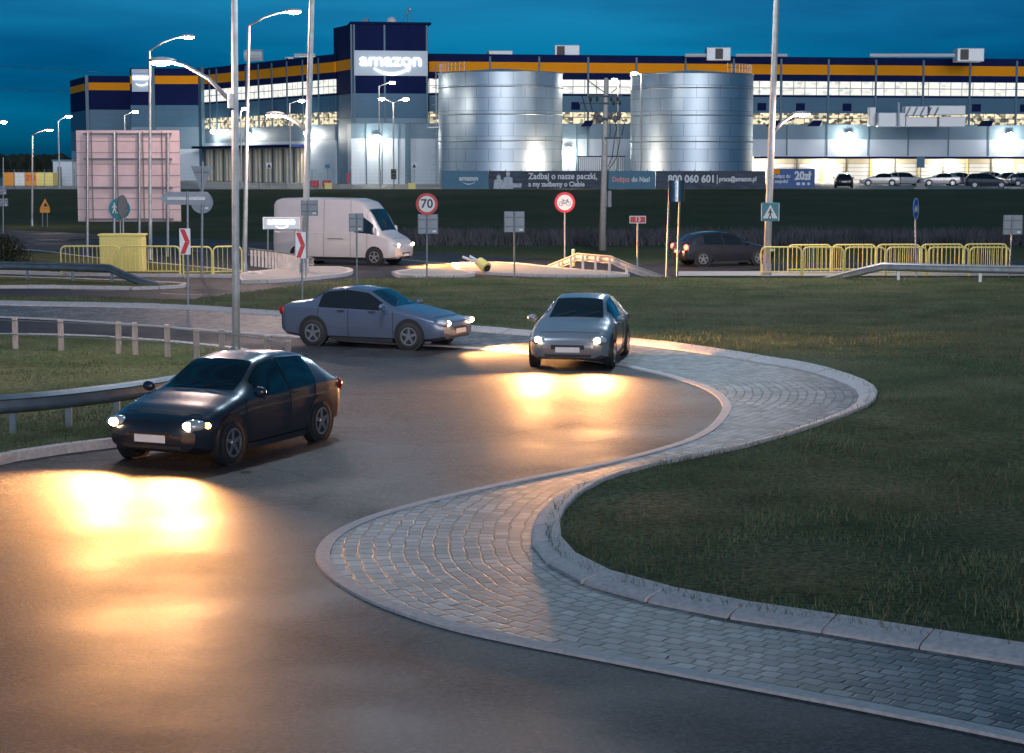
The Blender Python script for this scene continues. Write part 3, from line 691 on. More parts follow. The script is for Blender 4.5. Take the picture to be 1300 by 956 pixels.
btext('800 060 601', 849, 907, 227.5, 9.5, bold=.035); btext('|', 910, 911, 227, 9); btext('praca@amazon.pl', 913, 960, 227.5, 6)
mb = MB()
for cxp, top, s_ in ((633,222,1),(645,217.5,1.05)):
    a = brel(cxp, 240); h_ = (240-top)/ps; 
    mb.disc(a.x, a.z+h_-.25, .2, .25, -.02, -.01); mb.prism([(a.x-.5,a.z+.02),(a.x+.5,a.z+.02),(a.x+.42,a.z+h_*.62),(a.x+.12,a.z+h_*.70),(a.x-.12,a.z+h_*.70),(a.x-.42,a.z+h_*.62)], -.02+.004*s_, -.008)
a = brel(645,238); mb.box(a.x, a.x+1.3, -.035, -.026, a.z, a.z+.4)
obj('printed_figures', mb, mat('pale printed figures', (.5,.56,.62), .6, var=.3, scale=5), bn)
PD = 186.0
po = thing('poster', 'blue poster with large white 20zł lettering beside the parked cars', 'poster', (AT(980,230,PD).x, PD, AT(980,238,PD).z))
def prel(px, py, dy=0): p = AT(px, py, PD); return Vector((p.x, PD+dy, p.z)) - po.location
a = prel(979,238); b = prel(1034.5,214); obj('poster_panel', MB().box(a.x,b.x,0,.06,a.z,b.z), M['b_blue'], po)
a = prel(982,221); b = prel(990,215); obj('orange_block', MB().box(a.x,b.x,-.02,-.005,a.z,b.z), M['orange'], po)
text('20zł', 1.1, prel(1019,223.5,-.02), M['print_w'], po, bold=.05, ext=.006, width=21/12.9)
text('Dołącz do\nzespołu!', .5, prel(992,227,-.02), M['print_w'], po, bold=.01, ext=.006, width=22/12.9)
mb = MB()
for k in range(3): a = prel(1011+k*7, 235); mb.box(a.x, a.x+.35-.06*k, -.02, -.008, a.z, a.z+.25)
obj('printed_boxes', mb, M['print_w'], po)
mb = MB()
for px in (980,998,1016,1034): a = prel(px,239); mb.tube([(a.x,.12,a.z-.5),(a.x,.12,a.z+1.8)], .04, 6)
obj('support_frame', mb, M['frame'], po)

# ------------------------------------------------------------------ yard fence
def fence(x0, x1, D, label, h=1.9):
    a = AT(x0,230,D); b = AT(x1,230,D); t = thing('mesh_fence', label, 'fence', (a.x, D, ground_z(a.x, D))); L_ = b.x-a.x; mb = MB()
    n = int(L_/2.5)
    for i in range(n+1): obj('post', MB().tube([(i*L_/n,0,0),(i*L_/n,0,h)], .035, 6), M['galv'], t)
    for k in range(6): mb.tube([(0,0,.1+k*(h-.15)/5),(L_,0,.1+k*(h-.15)/5)], .008, 4)
    for i in range(int(L_/.5)): mb.tube([(i*.5,0,.05),(i*.5,0,h)], .006, 3)
    obj('wire_mesh', mb, M['galv'], t)
fence(-20, 95, 190, 'grey wire mesh fence in front of the containers at the far left')
fence(228, 430, 188, 'grey wire mesh fence along the yard left of the sign tower')
fence(445, 560, 188, 'grey wire mesh fence under the large lit sign tower')
# corrugated shelter between the silos
a = AT(735,218,214); b = AT(793,199,214)
cs = thing('corrugated_shelter', 'low ribbed grey shelter between the two silos', 'shelter', (a.x,214,GZ))
obj('ribbed_wall', MB().box(0,b.x-a.x,0,3,0,b.z-GZ), M['c_grey'], cs)
mb = MB()
for i in range(24): mb.box(i*(b.x-a.x)/24+.03, i*(b.x-a.x)/24+.11, -.06, -.004, 0, b.z-GZ-.05)
obj('ribs', mb, M['galv'], cs); obj('roof', MB().box(-.1,b.x-a.x+.1,-.1,3.1,b.z-GZ+.005,b.z-GZ+.1), M['navy'], cs)

# containers and small hut at far left
def container(x0, x1, y0, m, label, D=205, mark=None):
    a = AT(x0,238,D); b = AT(x1,y0,D); t = thing('container', label, 'container', (a.x,D,GZ), group='containers at the far left'); w_ = b.x-a.x; h = b.z-GZ
    obj('box_body', MB().box(0,w_,0,2.3,.1,h), M[m], t)
    mb = MB()
    for i in range(int(w_/.35)): mb.box(.1+i*.35,.18+i*.35,-.05,-.003,.15,h-.05)
    obj('ribs', mb, M[m], t)
    if mark: text('ZU', .8, (w_/2,-.08,h*.6), M['red'], t, 'mark', ext=.01)
    obj('skid', MB().box(.1,w_-.1,.1,2.2,0,.098), M['frame'], t)
container(4,17,219,'amber','orange container, leftmost of the row behind the fence'); container(18,31,219,'white','white container between two orange containers'); container(32,46,219,'amber','orange container with red lettering next to the white one', mark=True); container(46.5,67,219,'yellow','long yellow container at the right end of the row')
a = AT(68,238,212); b = AT(91,205,212)
hb = thing('outbuilding', 'small white flat roofed building between the yellow container and the warehouse', 'building', (a.x,212,GZ))
obj('wall', MB().box(0,b.x-a.x,0,6,0,b.z-GZ), M['c_white'], hb); obj('roof', MB().box(-.1,b.x-a.x+.1,-.1,6.1,b.z-GZ+.004,b.z-GZ+.2), M['c_pil'], hb)
obj('door', MB().box(.5,.95,-.05,-.004,0,2.1), M['frame'], hb)
# far wood on the horizon
mb = MB()
for i in range(420):
    X = -420+i*1.1+random.uniform(-1,1); Y = 640+random.uniform(-10,10); r_ = random.uniform(1.6,2.6)
    mb.ell((X,Y,3.3+random.uniform(-.3,.35)), (r_*1.6,r_*1.5,random.uniform(3.4,4.6)), 7, 5)
o = obj('far_wood', mb, mat('dark conifers', (.02,.03,.02), .95, var=.5, scale=.3), kind='stuff'); tag(o, 'dark flat wood on the horizon at the left edge', 'wood')
# bush bottom left of far road
def bush(px, py, r_, h, label, n=5000):
    p = G(px, py, .1); t = thing('bush', label, 'bush', p); k = n
    th = rng.random(k)*2*math.pi; ph = rng.random(k)*math.pi/2; rr = rng.random(k)**.4
    x = rr*np.cos(th)*np.cos(ph)*r_*(1+.3*np.sin(th*5)); y = rr*np.sin(th)*np.cos(ph)*r_; z = rr*np.sin(ph)*h*(1+.2*np.sin(th*3))
    mb = MB()
    for a, b, c in zip(x, y, z):
        u = Vector((random.uniform(-1,1),random.uniform(-1,1),random.uniform(-1,1))).normalized()*.06; v = u.cross(Vector((random.random(),random.random(),.3))).normalized()*.03; c0 = Vector((a,b,c))
        mb.add([c0-u, c0+v, c0+u, c0-v], [(0,1,2,3)])
    obj('foliage', mb, M['bladed'], t)
    mb = MB()
    for i in range(9): a = i*.7; mb.tube([(0,0,0),(math.cos(a)*r_*.4,math.sin(a)*r_*.4,h*.5),(math.cos(a)*r_*.6,math.sin(a)*r_*.6,h*.8)], [.03,.02,.006], 5)
    obj('stems', mb, M['wood'], t)
M['bladed'] = mat('dark leaves', (.03,.035,.02), .8, var=.5, scale=2)
bush(6, 336, 1.0, 1.1, 'dark leafy bush at the left edge beyond the guard rail'); 

# ------------------------------------------------------------------ street lamps
def street_lamp(base, top, label, arm=None, lamp=None, r0=.09, r1=.05, energy=300, group='street lamps', armbase=None, head=.35, glow=(1,.68,.56), lens='lamp', zb=0):
    """base, top, lamp: pixel positions in the base's depth plane"""
    P = G(base[0], base[1], zb) if base[1] > HOR+10 else None
    D = P.y; t = thing('street_lamp', label, 'street lamp', P, group=group)
    def rel(q, dy=0): p = AT(q[0], q[1], D+dy); return Vector((p.x, D+dy, p.z)) - P
    tp = rel(top); n = 6
    obj('pole', MB().tube([tp*(i/n) for i in range(n+1)], [r0+(r1-r0)*i/n for i in range(n+1)], 12), M['pole'], t, smooth=True)
    obj('base_collar', MB().tube([(0,0,0),(0,0,.5)], [r0*1.35,r0*1.25], 12), M['galv'], t)
    if lamp:
        a = rel(armbase or top); b = rel(lamp); d = b-a; s_ = 1 if d.x > 0 else -1
        pts = [a, a+Vector((d.x*.35,0,d.z*.62)), a+Vector((d.x*.68,0,d.z*.93)), b-Vector((s_*head*.6,0,0))]
        obj('arm', MB().tube(pts, [r1*.8,r1*.7,r1*.6,r1*.55], 8), M['pole'], t, smooth=True)
        mb = MB().ell((b.x,b.y,b.z+head*.12), (head,head*.42,head*.26)); hd = obj('lamp_head', mb, M['pole'], t, smooth=True)
        obj('lens', MB().ell((b.x+s_*head*.1,b.y,b.z-head*.03), (head*.78,head*.36,head*.22)), M[lens], hd, smooth=True)
        if energy: lamp_light(t, b-Vector((0,0,head*.6)), energy, glow, size=.2)
    return t, rel, P
L1,_,_ = street_lamp((300,470),(296.5,-200),'tall galvanised lamp post in the left foreground, arm reaching left', lamp=(206,79), armbase=(297,133), r0=.085, r1=.06, head=.30, energy=420)
def added_top_lamp(t, h, x0, dx_, energy, col=(.86,.93,1.0)):  # out-of-view heads added on the tall posts to light verge and apron
    obj('arm', MB().tube([(x0,0,h-.1),(x0+dx_*.4,0,h+.35),(x0+dx_,0,h+.45)], .045, 8), M['pole'], t, smooth=True)
    hd = obj('lamp_head', MB().ell((x0+dx_*1.1,0,h+.5), (.45,.2,.12)), M['pole'], t, smooth=True)
    obj('lens', MB().ell((x0+dx_*1.1,0,h+.46), (.36,.16,.12)), M['lampw'], hd, smooth=True)
    lamp_light(t, (x0+dx_*1.1,0,h+.1), energy*1.15, col, size=.3)
added_top_lamp(L1, 11.1, .35, 2.2, 1300, (.62,.82,1.0))
obj('joint', MB().tube([(0,0,5.55),(0,0,5.85)], .095, 12), M['galv'], L1)
street_lamp((310,349),(316,33),'slim lamp post with its lamp reaching right over the road, left of the sign tower', lamp=(372,15), r0=.10, r1=.055, energy=650)
street_lamp((386,350),(401,-170),'tall lamp post with a low side arm reaching left, in front of the wing', lamp=(349,146), armbase=(391,168), r0=.13, r1=.09, head=.38, energy=420)
street_lamp((191,330),(190,65),'lamp post rising behind the big sign back, lamp reaching right', lamp=(238,47), r0=.09, r1=.05, energy=700)
L5,r5,P5 = street_lamp((973,351),(992,-170),'leaning lamp post carrying the pedestrian crossing sign', lamp=(1018,145), armbase=(979.5,171), r0=.15, r1=.09, head=.36, energy=420)
street_lamp((41,287),(41,172),'short lamp post at the far left beside the main road', lamp=(62,165), r0=.08, r1=.05, energy=250, head=.32)
added_top_lamp(L5, 15.9, .65, -2.6, 3000, (.72,.88,1.0))
def yard_lamp(bx, ytop, lamps, label, D=200, energy=110, glow=(1,.9,.8)):
    a = AT(bx, 238, D); P = Vector((a.x, D, GZ)); t = thing('yard_lamp', label, 'lamp post', P, group='lamp posts in the yard')
    tp = AT(bx, ytop, D); h = tp.z-GZ
    obj('pole', MB().tube([(0,0,0),(0,0,h)], [.09,.06], 8), M['pole'], t)
    for lx, ly in lamps:
        q = AT(lx, ly, D); q = Vector((q.x, D, q.z))-P
        obj('arm', MB().tube([(0,0,h-.05),(q.x*.6,0,(h+q.z)/2+.1),(q.x,0,q.z+.05)], .04, 6), M['pole'], t)
        hd = obj('lamp_head', MB().ell((q.x,0,q.z+.08), (.4,.22,.16)), M['pole'], t)
        obj('lens', MB().ell((q.x,-.04,q.z), (.34,.2,.17)), M['lampw'], hd)
        lamp_light(t, q-Vector((0,.3,.3)), energy, glow, size=.2)
yard_lamp(76,153,[(87,148)],'yard lamp post left of the outbuilding'); yard_lamp(-8,158,[(5,155)],'yard lamp post at the left edge with only its lamp in view')
yard_lamp(160,146,[(172,142)],'yard lamp post above the big sign back', 210); yard_lamp(369,131,[(383,128)],'yard lamp post in front of the receding wing')
yard_lamp(500,130,[(485,125.5),(515,126)],'twin armed yard lamp post in front of the sign tower', 196); yard_lamp(482,109,[(498,105)],'tall single yard lamp post directly beneath the large lit sign', 205)
yard_lamp(307,142,[(311,138)],'yard lamp post behind the slim street lamp', 205, 150)
yard_lamp(784,104,[(780,101)],'bright yard lamp post just right of the power pole', 214, 500); yard_lamp(813,94,[(805,93)],'thin yard lamp post in front of the right silo', 190, 220)
# low floodlight between silos
a = AT(720,208,199); fl = thing('floodlight_post', 'bright low floodlight at the right foot of the left silo', 'floodlight', (a.x,199,GZ))
obj('pole', MB().tube([(0,0,0),(0,0,a.z-GZ)], .05, 8), M['frame'], fl); hd = obj('lamp_head', MB().box(-.3,.3,-.05,.25,a.z-GZ-.2,a.z-GZ+.25), M['frame'], fl); obj('lens', MB().ell((0,-.12,a.z-GZ), (.34,.18,.3)), M['lampw'], hd)
lamp_light(fl, (0,-1.0,a.z-GZ+.2), 700, (1,.8,.6), size=.2)

# ------------------------------------------------------------------ power pole and cables
Pp = G(765, 318); t = thing('utility_pole', 'concrete power pole with insulators and a switch between the silos', 'utility pole', Pp); PDp = Pp.y
def pr(x, y, dy=0): p = AT(x, y, PDp+dy); return Vector((p.x, PDp+dy, p.z)) - Pp
tp = pr(769.5, 99)
obj('pole', MB().tube([Vector((0,0,0)), tp*.5, tp], [.20,.15,.10], 12), M['concrete'], t, smooth=True)
for y, x0, x1 in ((122,746,790),(131,735,788)): obj('crossarm', MB().tube([pr(x0,y,-.15), pr(x1,y,-.15)], .045, 6), M['frame'], t)
for x, y in ((750,126),(758,126),(776,126),(784,126),(787,131),(779,131)): obj('insulator', MB().ell(pr(x,y,-.15), (.07,.07,.12), 8, 6), M['plastic'], t)
for k, x in enumerate((757,763,775,781,786,761)): obj('switch_unit', MB().ell(pr(x,146+(k%2)*5,-.2), (.12,.12,.2), 8, 6), M['frame'], t)
obj('switch_bar', MB().tube([pr(753,149,-.25), pr(788,152,-.25)], .05, 6), M['frame'], t)
obj('lower_crossarm', MB().tube([pr(768,175,-.2), pr(789,175,-.2)], .05, 6), M['frame'], t)
for pts in ([(745,101),(757,110),(767,117)],[(776,118),(788,108)],[(739,122),(743,138),(748,145)],[(747,122),(752,140),(752,143)],[(787,148),(793,156),(789,172)],[(780,152),(783,163),(780,174)],[(774,152),(775,165),(774,174)],[(780,177),(777,200),(772,212)],[(787,177),(783,200),(773,215)]):
    obj('jumper_wire', MB().tube([pr(x,y,-.2) for x,y in pts], .022, 5), M['plastic'], t)
obj('cable_box', MB().box(.12,.42,-.2,.1,2.2,3.0), M['frame'], t)
obj('conduit', MB().tube([pr(772,215,-.2), pr(770,300,-.2)], .03, 6), M['plastic'], t)
for (x0,y0,x1,y1), lb in zip(((-40,81,190,94),(-40,109,89,116)), ('upper thin overhead cable crossing the sky at the left','lower thin overhead cable crossing the sky at the left')):
    a = AT(x0,y0,180); b = AT(x1,y1,215); tag(obj('overhead_cable', MB().tube([a,(a+b)/2-Vector((0,0,.12)),b], .025, 5), M['plastic']), lb, 'cable')

# ------------------------------------------------------------------ signs
def post_thing(name, bx, by, label, cat='sign', z=0.0, group=None):
    P = G(bx, by, z); t = thing(name, label, cat, P, group=group)
    def rel(x, y, dy=0): p = AT(x, y, P.y+dy); return Vector((p.x, P.y+dy, p.z)) - P
    return t, rel, P, F/P.y
def spost(t, rel, top, bx, by, r=.03, m='galv'): obj('post', MB().tube([Vector((0,0,0)), rel(top[0], top[1])], r, 8), M[m], t)
def back_panel(t, rel, x0, x1, y0, y1, m='alu', dy=.06, name='sign_back'):
    a = rel(x0, y1); b = rel(x1, y0)
    o = obj(name, MB().box(a.x,b.x,dy-.02,dy+.02,a.z,b.z), M[m], t, bevel=.015)
    w_, h_ = b.x-a.x, b.z-a.z; mb = MB()
    for q in (.28,.72): mb.box(a.x+.04,b.x-.04,dy-.045,dy-.021,a.z+h_*q-.02,a.z+h_*q+.02)
    for q in ((a.x,a.x+.025),(b.x-.025,b.x)): mb.box(q[0],q[1],dy-.04,dy-.021,a.z+.01,b.z-.01)
    obj('stiffener', mb, M['frame'], o)
    obj('sticker', MB().box(b.x-.2,b.x-.07,dy-.03,dy-.022,a.z+.06,a.z+.13), M['white'], o)
def bike(mb, cx, cz, s, y0, y1):
    r = .17*s
    for q in (-.27*s,.27*s): mb.ring(cx+q, cz-.08*s, r-.025*s, r, y0, y1, 20)
    def bar(p, q, w_=.014*s):
        d = Vector((q[0]-p[0], q[1]-p[1])).normalized(); n_ = Vector((-d.y,d.x))*w_
        mb.prism([(cx+p[0]-n_.x,cz+p[1]-n_.y),(cx+q[0]-n_.x,cz+q[1]-n_.y),(cx+q[0]+n_.x,cz+q[1]+n_.y),(cx+p[0]+n_.x,cz+p[1]+n_.y)], y0, y1)
    for p, q in (((-.27,-.08),(-.12,.16)),((-.27,-.08),(0,-.08)),((0,-.08),(-.14,.2)),((-.12,.14),(.2,.14)),((0,-.08),(.2,.14)),((.27,-.08),(.17,.24)),((.17,.24),(.26,.25)),((-.2,.21),(-.07,.21))):
        bar((p[0]*s,p[1]*s),(q[0]*s,q[1]*s))
    return mb
# 70 sign
t, rel, P, s_ = post_thing('speed_limit_sign', 542, 355, 'round red rimmed 70 speed limit sign on a post above a blank panel', z=.1)
spost(t, rel, (542,262), 542, 355); c = rel(542,259)
obj('sign_plate', MB().disc(c.x,c.z,.39,.39,-.06,-.04), M['white'], t); obj('red_rim', MB().ring(c.x,c.z,.30,.405,-.072,-.038), M['red'], t)
text('70', .46, (c.x,-.068,c.z), M['black'], t, 'numerals', bold=.008, ext=.004); back_panel(t, rel, 530.5, 556, 272, 297, dy=.06)
# blank backs
t, rel, P, s_ = post_thing('road_sign', 453, 361, 'narrow blank sign back left of the 70 sign', z=.1, group='sign backs'); spost(t, rel, (453,272),0,0); back_panel(t, rel, 443,461,271,294)
t, rel, P, s_ = post_thing('road_sign', 653, 352.5, 'square blank sign back between the 70 sign and the no cycling sign', z=.1, group='sign backs'); spost(t, rel, (653,269),0,0); back_panel(t, rel, 640,666,268.5,295)
t, rel, P, s_ = post_thing('road_sign', 1281, 352, 'square blank sign back at the right edge', z=.1, group='sign backs'); spost(t, rel, (1286,273),0,0); back_panel(t, rel, 1274,1299,273,298)
t, rel, P, s_ = post_thing('road_sign', 388, 352, 'blank sign back mounted beside the tall lamp post', z=.1, group='sign backs'); spost(t, rel, (391,255),0,0); back_panel(t, rel, 382,403,254,274, dy=.12)
# no cycling
t, rel, P, s_ = post_thing('no_cycling_sign', 717, 331, 'round red rimmed no cycling sign with a bicycle symbol'); spost(t, rel, (717,260),0,0,.035,'pole'); c = rel(717,257); r_ = 13/s_
obj('sign_plate', MB().disc(c.x,c.z,r_*.96,r_*.96,-.07,-.05), M['white'], t); obj('red_rim', MB().ring(c.x,c.z,r_*.76,r_,-.085,-.048), M['red'], t)
obj('bicycle_symbol', bike(MB(), c.x, c.z, r_*1.35, -.078, -.071), M['black'], t)
# road number 13
t, rel, P, s_ = post_thing('road_number_sign', 809, 350, 'small red road number 13 plate behind the guard rail'); spost(t, rel, (809.5,280),0,0,.03,'pole'); a = rel(799,283.5); b = rel(820,274)
obj('sign_plate', MB().box(a.x,b.x,-.06,-.04,a.z,b.z), M['white'], t); obj('red_field', MB().box(a.x+.03,b.x-.03,-.066,-.061,a.z+.03,b.z-.03), M['red'], t); text('13', .24, ((a.x+b.x)/2,-.07,(a.z+b.z)/2), M['white'], t, 'numerals', bold=.004, ext=.004)
# twin post curved panel
t, rel, P, s_ = post_thing('twin_post_sign', 846, 352, 'narrow metal sign on two leaning posts right of the road number plate', z=.1)
for a_, b_ in (((846,351.5),(850,230)),((859.5,351.5),(863.5,232))): obj('post', MB().tube([rel(*a_), rel(*b_)], .035, 8), M['galv'], t)
a = rel(849.5,256); b = rel(868,229); n = 10; mb = MB()
q = [(a.x+(b.x-a.x)*k/n, -.05-.12*math.sin(math.pi*k/n)) for k in range(n+1)]; q2 = [(x, y+.03) for x, y in q][::-1]
mb.add([(x,y,z) for z in (a.z,b.z) for x,y in q+q2], [tuple(range(22)), tuple(range(22,44))[::-1]]+[(i,(i+1)%22,(i+1)%22+22,i+22) for i in range(22)])
obj('curved_plate', mb, mat('polished steel plate', (.5,.5,.52), .18, .95), t)
obj('plate_edge', MB().box(a.x-.03,a.x,-.08,.0,a.z,b.z).box(b.x,b.x+.03,-.08,0,a.z,b.z), M['plastic'], t)
# pedestrian crossing sign on the lamp post
t5 = L5
def walker(mb, cx, cz, s, y0, y1):
    mb.disc(cx, cz+.30*s, .055*s, .055*s, y0, y1, 12)
    for poly in ([(-.05,.23),(.06,.23),(.05,-.02),(-.05,-.02)],[(-.05,0),(.02,0),(-.08,-.32),(-.15,-.32)],[(-.01,0),(.05,0),(.13,-.32),(.07,-.32)],[(-.05,.22),(-.02,.16),(-.14,.02),(-.17,.05)],[(.05,.22),(.03,.16),(.13,.02),(.16,.05)]):
        mb.prism([(cx+x*s,cz+z*s) for x,z in poly], y0, y1)
    return mb
c = r5((977,269)); q = .36
cw = thing('crossing_sign', 'blue pedestrian crossing sign with white triangle fixed to the leaning lamp post', 'sign', P5 + Vector((c.x, -.2, 0)))
obj('sign_plate', MB().box(-q,q,0,.03,c.z-q,c.z+q), M['teal'], cw, bevel=.02)
obj('white_border', MB().box(-q*.97,-q*.9,-.006,-.001,c.z-q*.95,c.z+q*.95).box(q*.9,q*.97,-.006,-.001,c.z-q*.95,c.z+q*.95), M['white'], cw)
obj('white_triangle', MB().prism([(-q*.8,c.z-q*.68),(q*.8,c.z-q*.68),(0,c.z+q*.8)], -.01,-.002), M['white'], cw)
obj('walking_figure', walker(MB(),0,c.z-.07,.72*q/.36*.8,-.016,-.011), M['black'], cw)
obj('bracket', MB().box(-.12,.12,.032,.16,c.z-.1,c.z-.04), M['galv'], cw)
# oval bike sign, seen obliquely
t, rel, P, s_ = post_thing('cycle_path_sign', 1163, 352, 'round blue cycle path sign turned nearly edge on above the right railing', z=.05); spost(t, rel, (1162,276),0,0,.03,'pole')
c = rel(1162,265); pl = obj('sign_plate', MB().disc(0,0,.42,.42,-.02,.0), M['blue'], t); sy = obj('white_symbol', bike(MB(),0,0,.6,-.03,-.022).ring(0,0,.385,.41,-.026,-.021), M['white'], t)
for o in (pl, sy): o.location = (c.x,-.04,c.z); o.rotation_euler = (0,0,R(64))
# warning sign yellow
t, rel, P, s_ = post_thing('warning_sign', 57, 288, 'small amber triangular warning sign on two legs at the far left'); 
for x in (54,60): obj('leg', MB().tube([rel(x,288), rel(x,262)], .035, 6), M['galv'], t)
a = rel(51,270); b = rel(63.5,264.5); obj('lower_plate', MB().box(a.x,b.x,-.06,-.03,a.z,b.z), M['amber'], t)
a = rel(51,264); b = rel(63.5,264); c = rel(57.3,252); obj('triangle_plate', MB().prism([(a.x,a.z),(b.x,b.z),(c.x,c.z)],-.06,-.03), M['amber'], t)
obj('black_symbol', MB().prism([(c.x-.12,a.z+.1),(c.x+.2,a.z+.1),(c.x+.02,a.z+.4)],-.068,-.061), M['black'], t)
# big sign seen from behind
Pb = G(111,326); D = Pb.y
t = thing('large_road_sign', 'huge pink lit direction sign seen from behind on steel posts at the left', 'road sign', G(160,326))
def rel(x, y, dy=0): p = AT(x, y, D+dy); return Vector((p.x, D+dy, p.z)) - t.location
for x in (111,145,177,213): obj('post', MB().tube([rel(x,326), rel(x,168)], .07, 8), M['galv'], t)
a = rel(98.5,281.5); b = rel(227,165.5)
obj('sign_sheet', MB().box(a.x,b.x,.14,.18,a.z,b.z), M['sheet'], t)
mb = MB(); mj = MB()
for i in range(8): z = a.z+(b.z-a.z)*i/8+.02; mj.box(a.x,b.x,.125,.139,z,z+.022)
obj('sheet_joints', mj, M['frame'], t)
for q in (.03,.375,.69,.965): z = a.z+(b.z-a.z)*q; mb.box(a.x+.35,b.x-.35,.02,.122,z-.03,z+.03)
for x in (118,150,183,207): p = rel(x,281); mb.box(p.x-.02,p.x+.02,.08,.12,a.z+.05,b.z-.05)
obj('cross_rails', mb, M['frame'], t)
# round teal path sign + edge-on sign
t, rel, P, s_ = post_thing('shared_path_sign', 153, 341, 'round teal sign with walking figures and bicycle in front of the big sign back', z=.1); spost(t, rel, (152.5,268),0,0); c = rel(152,265); r_ = 13.5/s_
obj('sign_plate', MB().disc(c.x,c.z,r_,r_,-.07,-.045), M['teal'], t)
mb = walker(MB(), c.x-.2, c.z+.02, .62, -.08,-.071); walker(mb, c.x-.04, c.z-.06, .42, -.08,-.071); bike(mb, c.x+.22, c.z-.05, .3, -.08,-.071); mb.box(c.x+.06,c.x+.085,-.08,-.071,c.z-.33,c.z+.33)
obj('white_symbols', mb, M['white'], t)
t, rel, P, s_ = post_thing('edge_on_sign', 157, 343, 'dark round sign turned edge on beside the teal path sign', z=.1); spost(t, rel, (156,262),0,0); c = rel(156,262)
o = obj('sign_plate', MB().disc(0,0,.46,.46,-.02,.02), M['frame'], t); o.location = (c.x,-.1,c.z); o.rotation_euler = (0,0,R(76))
# yield back, disc back
t, rel, P, s_ = post_thing('give_way_sign', 256, 352, 'inverted triangular sign back over a round sign back on one post', z=.1); spost(t, rel, (257,205),0,0,.045)
a, b, c = rel(242,211), rel(269.5,211), rel(256,242); obj('triangle_back', MB().prism([(a.x,a.z),(b.x,b.z),(c.x+.05,c.z),(c.x-.05,c.z)],.05,.08), M['alu'], t)
obj('triangle_rib', MB().box(c.x-.25,c.x+.25,.03,.048,a.z-.25,a.z-.2), M['frame'], t)
c = rel(256,257); obj('round_back', MB().disc(c.x,c.z,.42,.42,.05,.08), M['alu'], t)
obj('sticker', MB().box(c.x+.12,c.x+.28,.04,.048,c.z-.02,c.z+.06).box(c.x+.12,c.x+.24,.04,.048,c.z-.25,c.z-.18), M['white'], t)
t, rel, P, s_ = post_thing('arrow_sign', 238.5, 388, 'grey arrow shaped direction sign back pointing left on a tall post', z=.1); spost(t, rel, (238,243),0,0,.035)
pts = [rel(x,y) for x,y in ((202,252),(211,243.5),(262,243.5),(266,247),(266,256),(262,260),(211,260))]
obj('arrow_back', MB().prism([(p.x,p.z) for p in pts],.05,.08), M['alu'], t); a = rel(212,254); b = rel(260,250); obj('arrow_rib', MB().box(a.x,b.x,.03,.048,a.z,b.z), M['galv'], t)
def chevron(t, rel, x0, x1, y0, y1):
    a = rel(x0,y1); b = rel(x1,y0); w_ = b.x-a.x; h_ = b.z-a.z; zm_ = (a.z+b.z)/2
    obj('chevron_plate', MB().box(a.x-.02,b.x+.02,-.07,-.05,a.z,b.z), M['white'], t)
    obj('red_chevron', MB().prism([(a.x,b.z-.02),(a.x+w_*.5,b.z-.02),(b.x,zm_),(b.x-w_*.5,zm_)],-.08,-.071).prism([(a.x,a.z+.02),(a.x+w_*.5,a.z+.02),(b.x,zm_-.004),(b.x-w_*.5,zm_-.004)],-.08,-.071), M['red'], t)
chevron(t, rel, 229.5, 241, 290, 323)
t, rel, P, s_ = post_thing('chevron_sign', 384, 395, 'narrow red and white chevron sign on a thin post at the road bend', z=.0); spost(t, rel, (383,296),0,0); chevron(t, rel, 376.5, 387.5, 294.5, 328)
# small lit sign and the yellow grit container
t, rel, P, s_ = post_thing('lit_direction_sign', 357, 335, 'white lit direction sign with bright lettering beside the lamp post', z=.1)
a = rel(334,291); b = rel(381,275.5); obj('sign_box', MB().box(a.x,b.x,-.06,.06,a.z,b.z), M['logopanel'], t, bevel=.02)
obj('white_border', MB().box(a.x,b.x,-.075,-.062,b.z-.04,b.z).box(a.x,a.x+.04,-.075,-.062,a.z,b.z-.04).box(b.x-.04,b.x,-.075,-.062,a.z,b.z-.04), M['white'], t)
text('amazon', .42, ((a.x+b.x)/2,-.08,(a.z+b.z)/2+.07), M['logo'], t, 'lettering', bold=.004, ext=.006, width=1.15)
o = obj('smile_arrow', smile(MB(),0,0,.5,-.005,.005), M['logo'], t); o.location = ((a.x+b.x)/2,-.08,a.z+.13)
for x in (340,375): obj('leg', MB().tube([rel(x,335), rel(x,290)], .035, 6), M['galv'], t)
t, rel, P, s_ = post_thing('grit_bin', 153, 345, 'yellow slatted roadside cabinet behind the left railing', 'cabinet', z=.1); a = rel(126,345); b = rel(180,300)
obj('cabinet_body', MB().box(a.x,b.x,.1,.9,0,b.z), M['yellow'], t, bevel=.03); mb = MB()
for i in range(12): x = a.x+.06+i*(b.x-a.x-.12)/12; mb.box(x,x+.05,.07,.098,.05,b.z-.1)
obj('slats', mb, M['yellow'], t); obj('lid', MB().box(a.x-.05,b.x+.05,.05,.95,b.z+.003,b.z+.09), M['yellow'], t, bevel=.02)
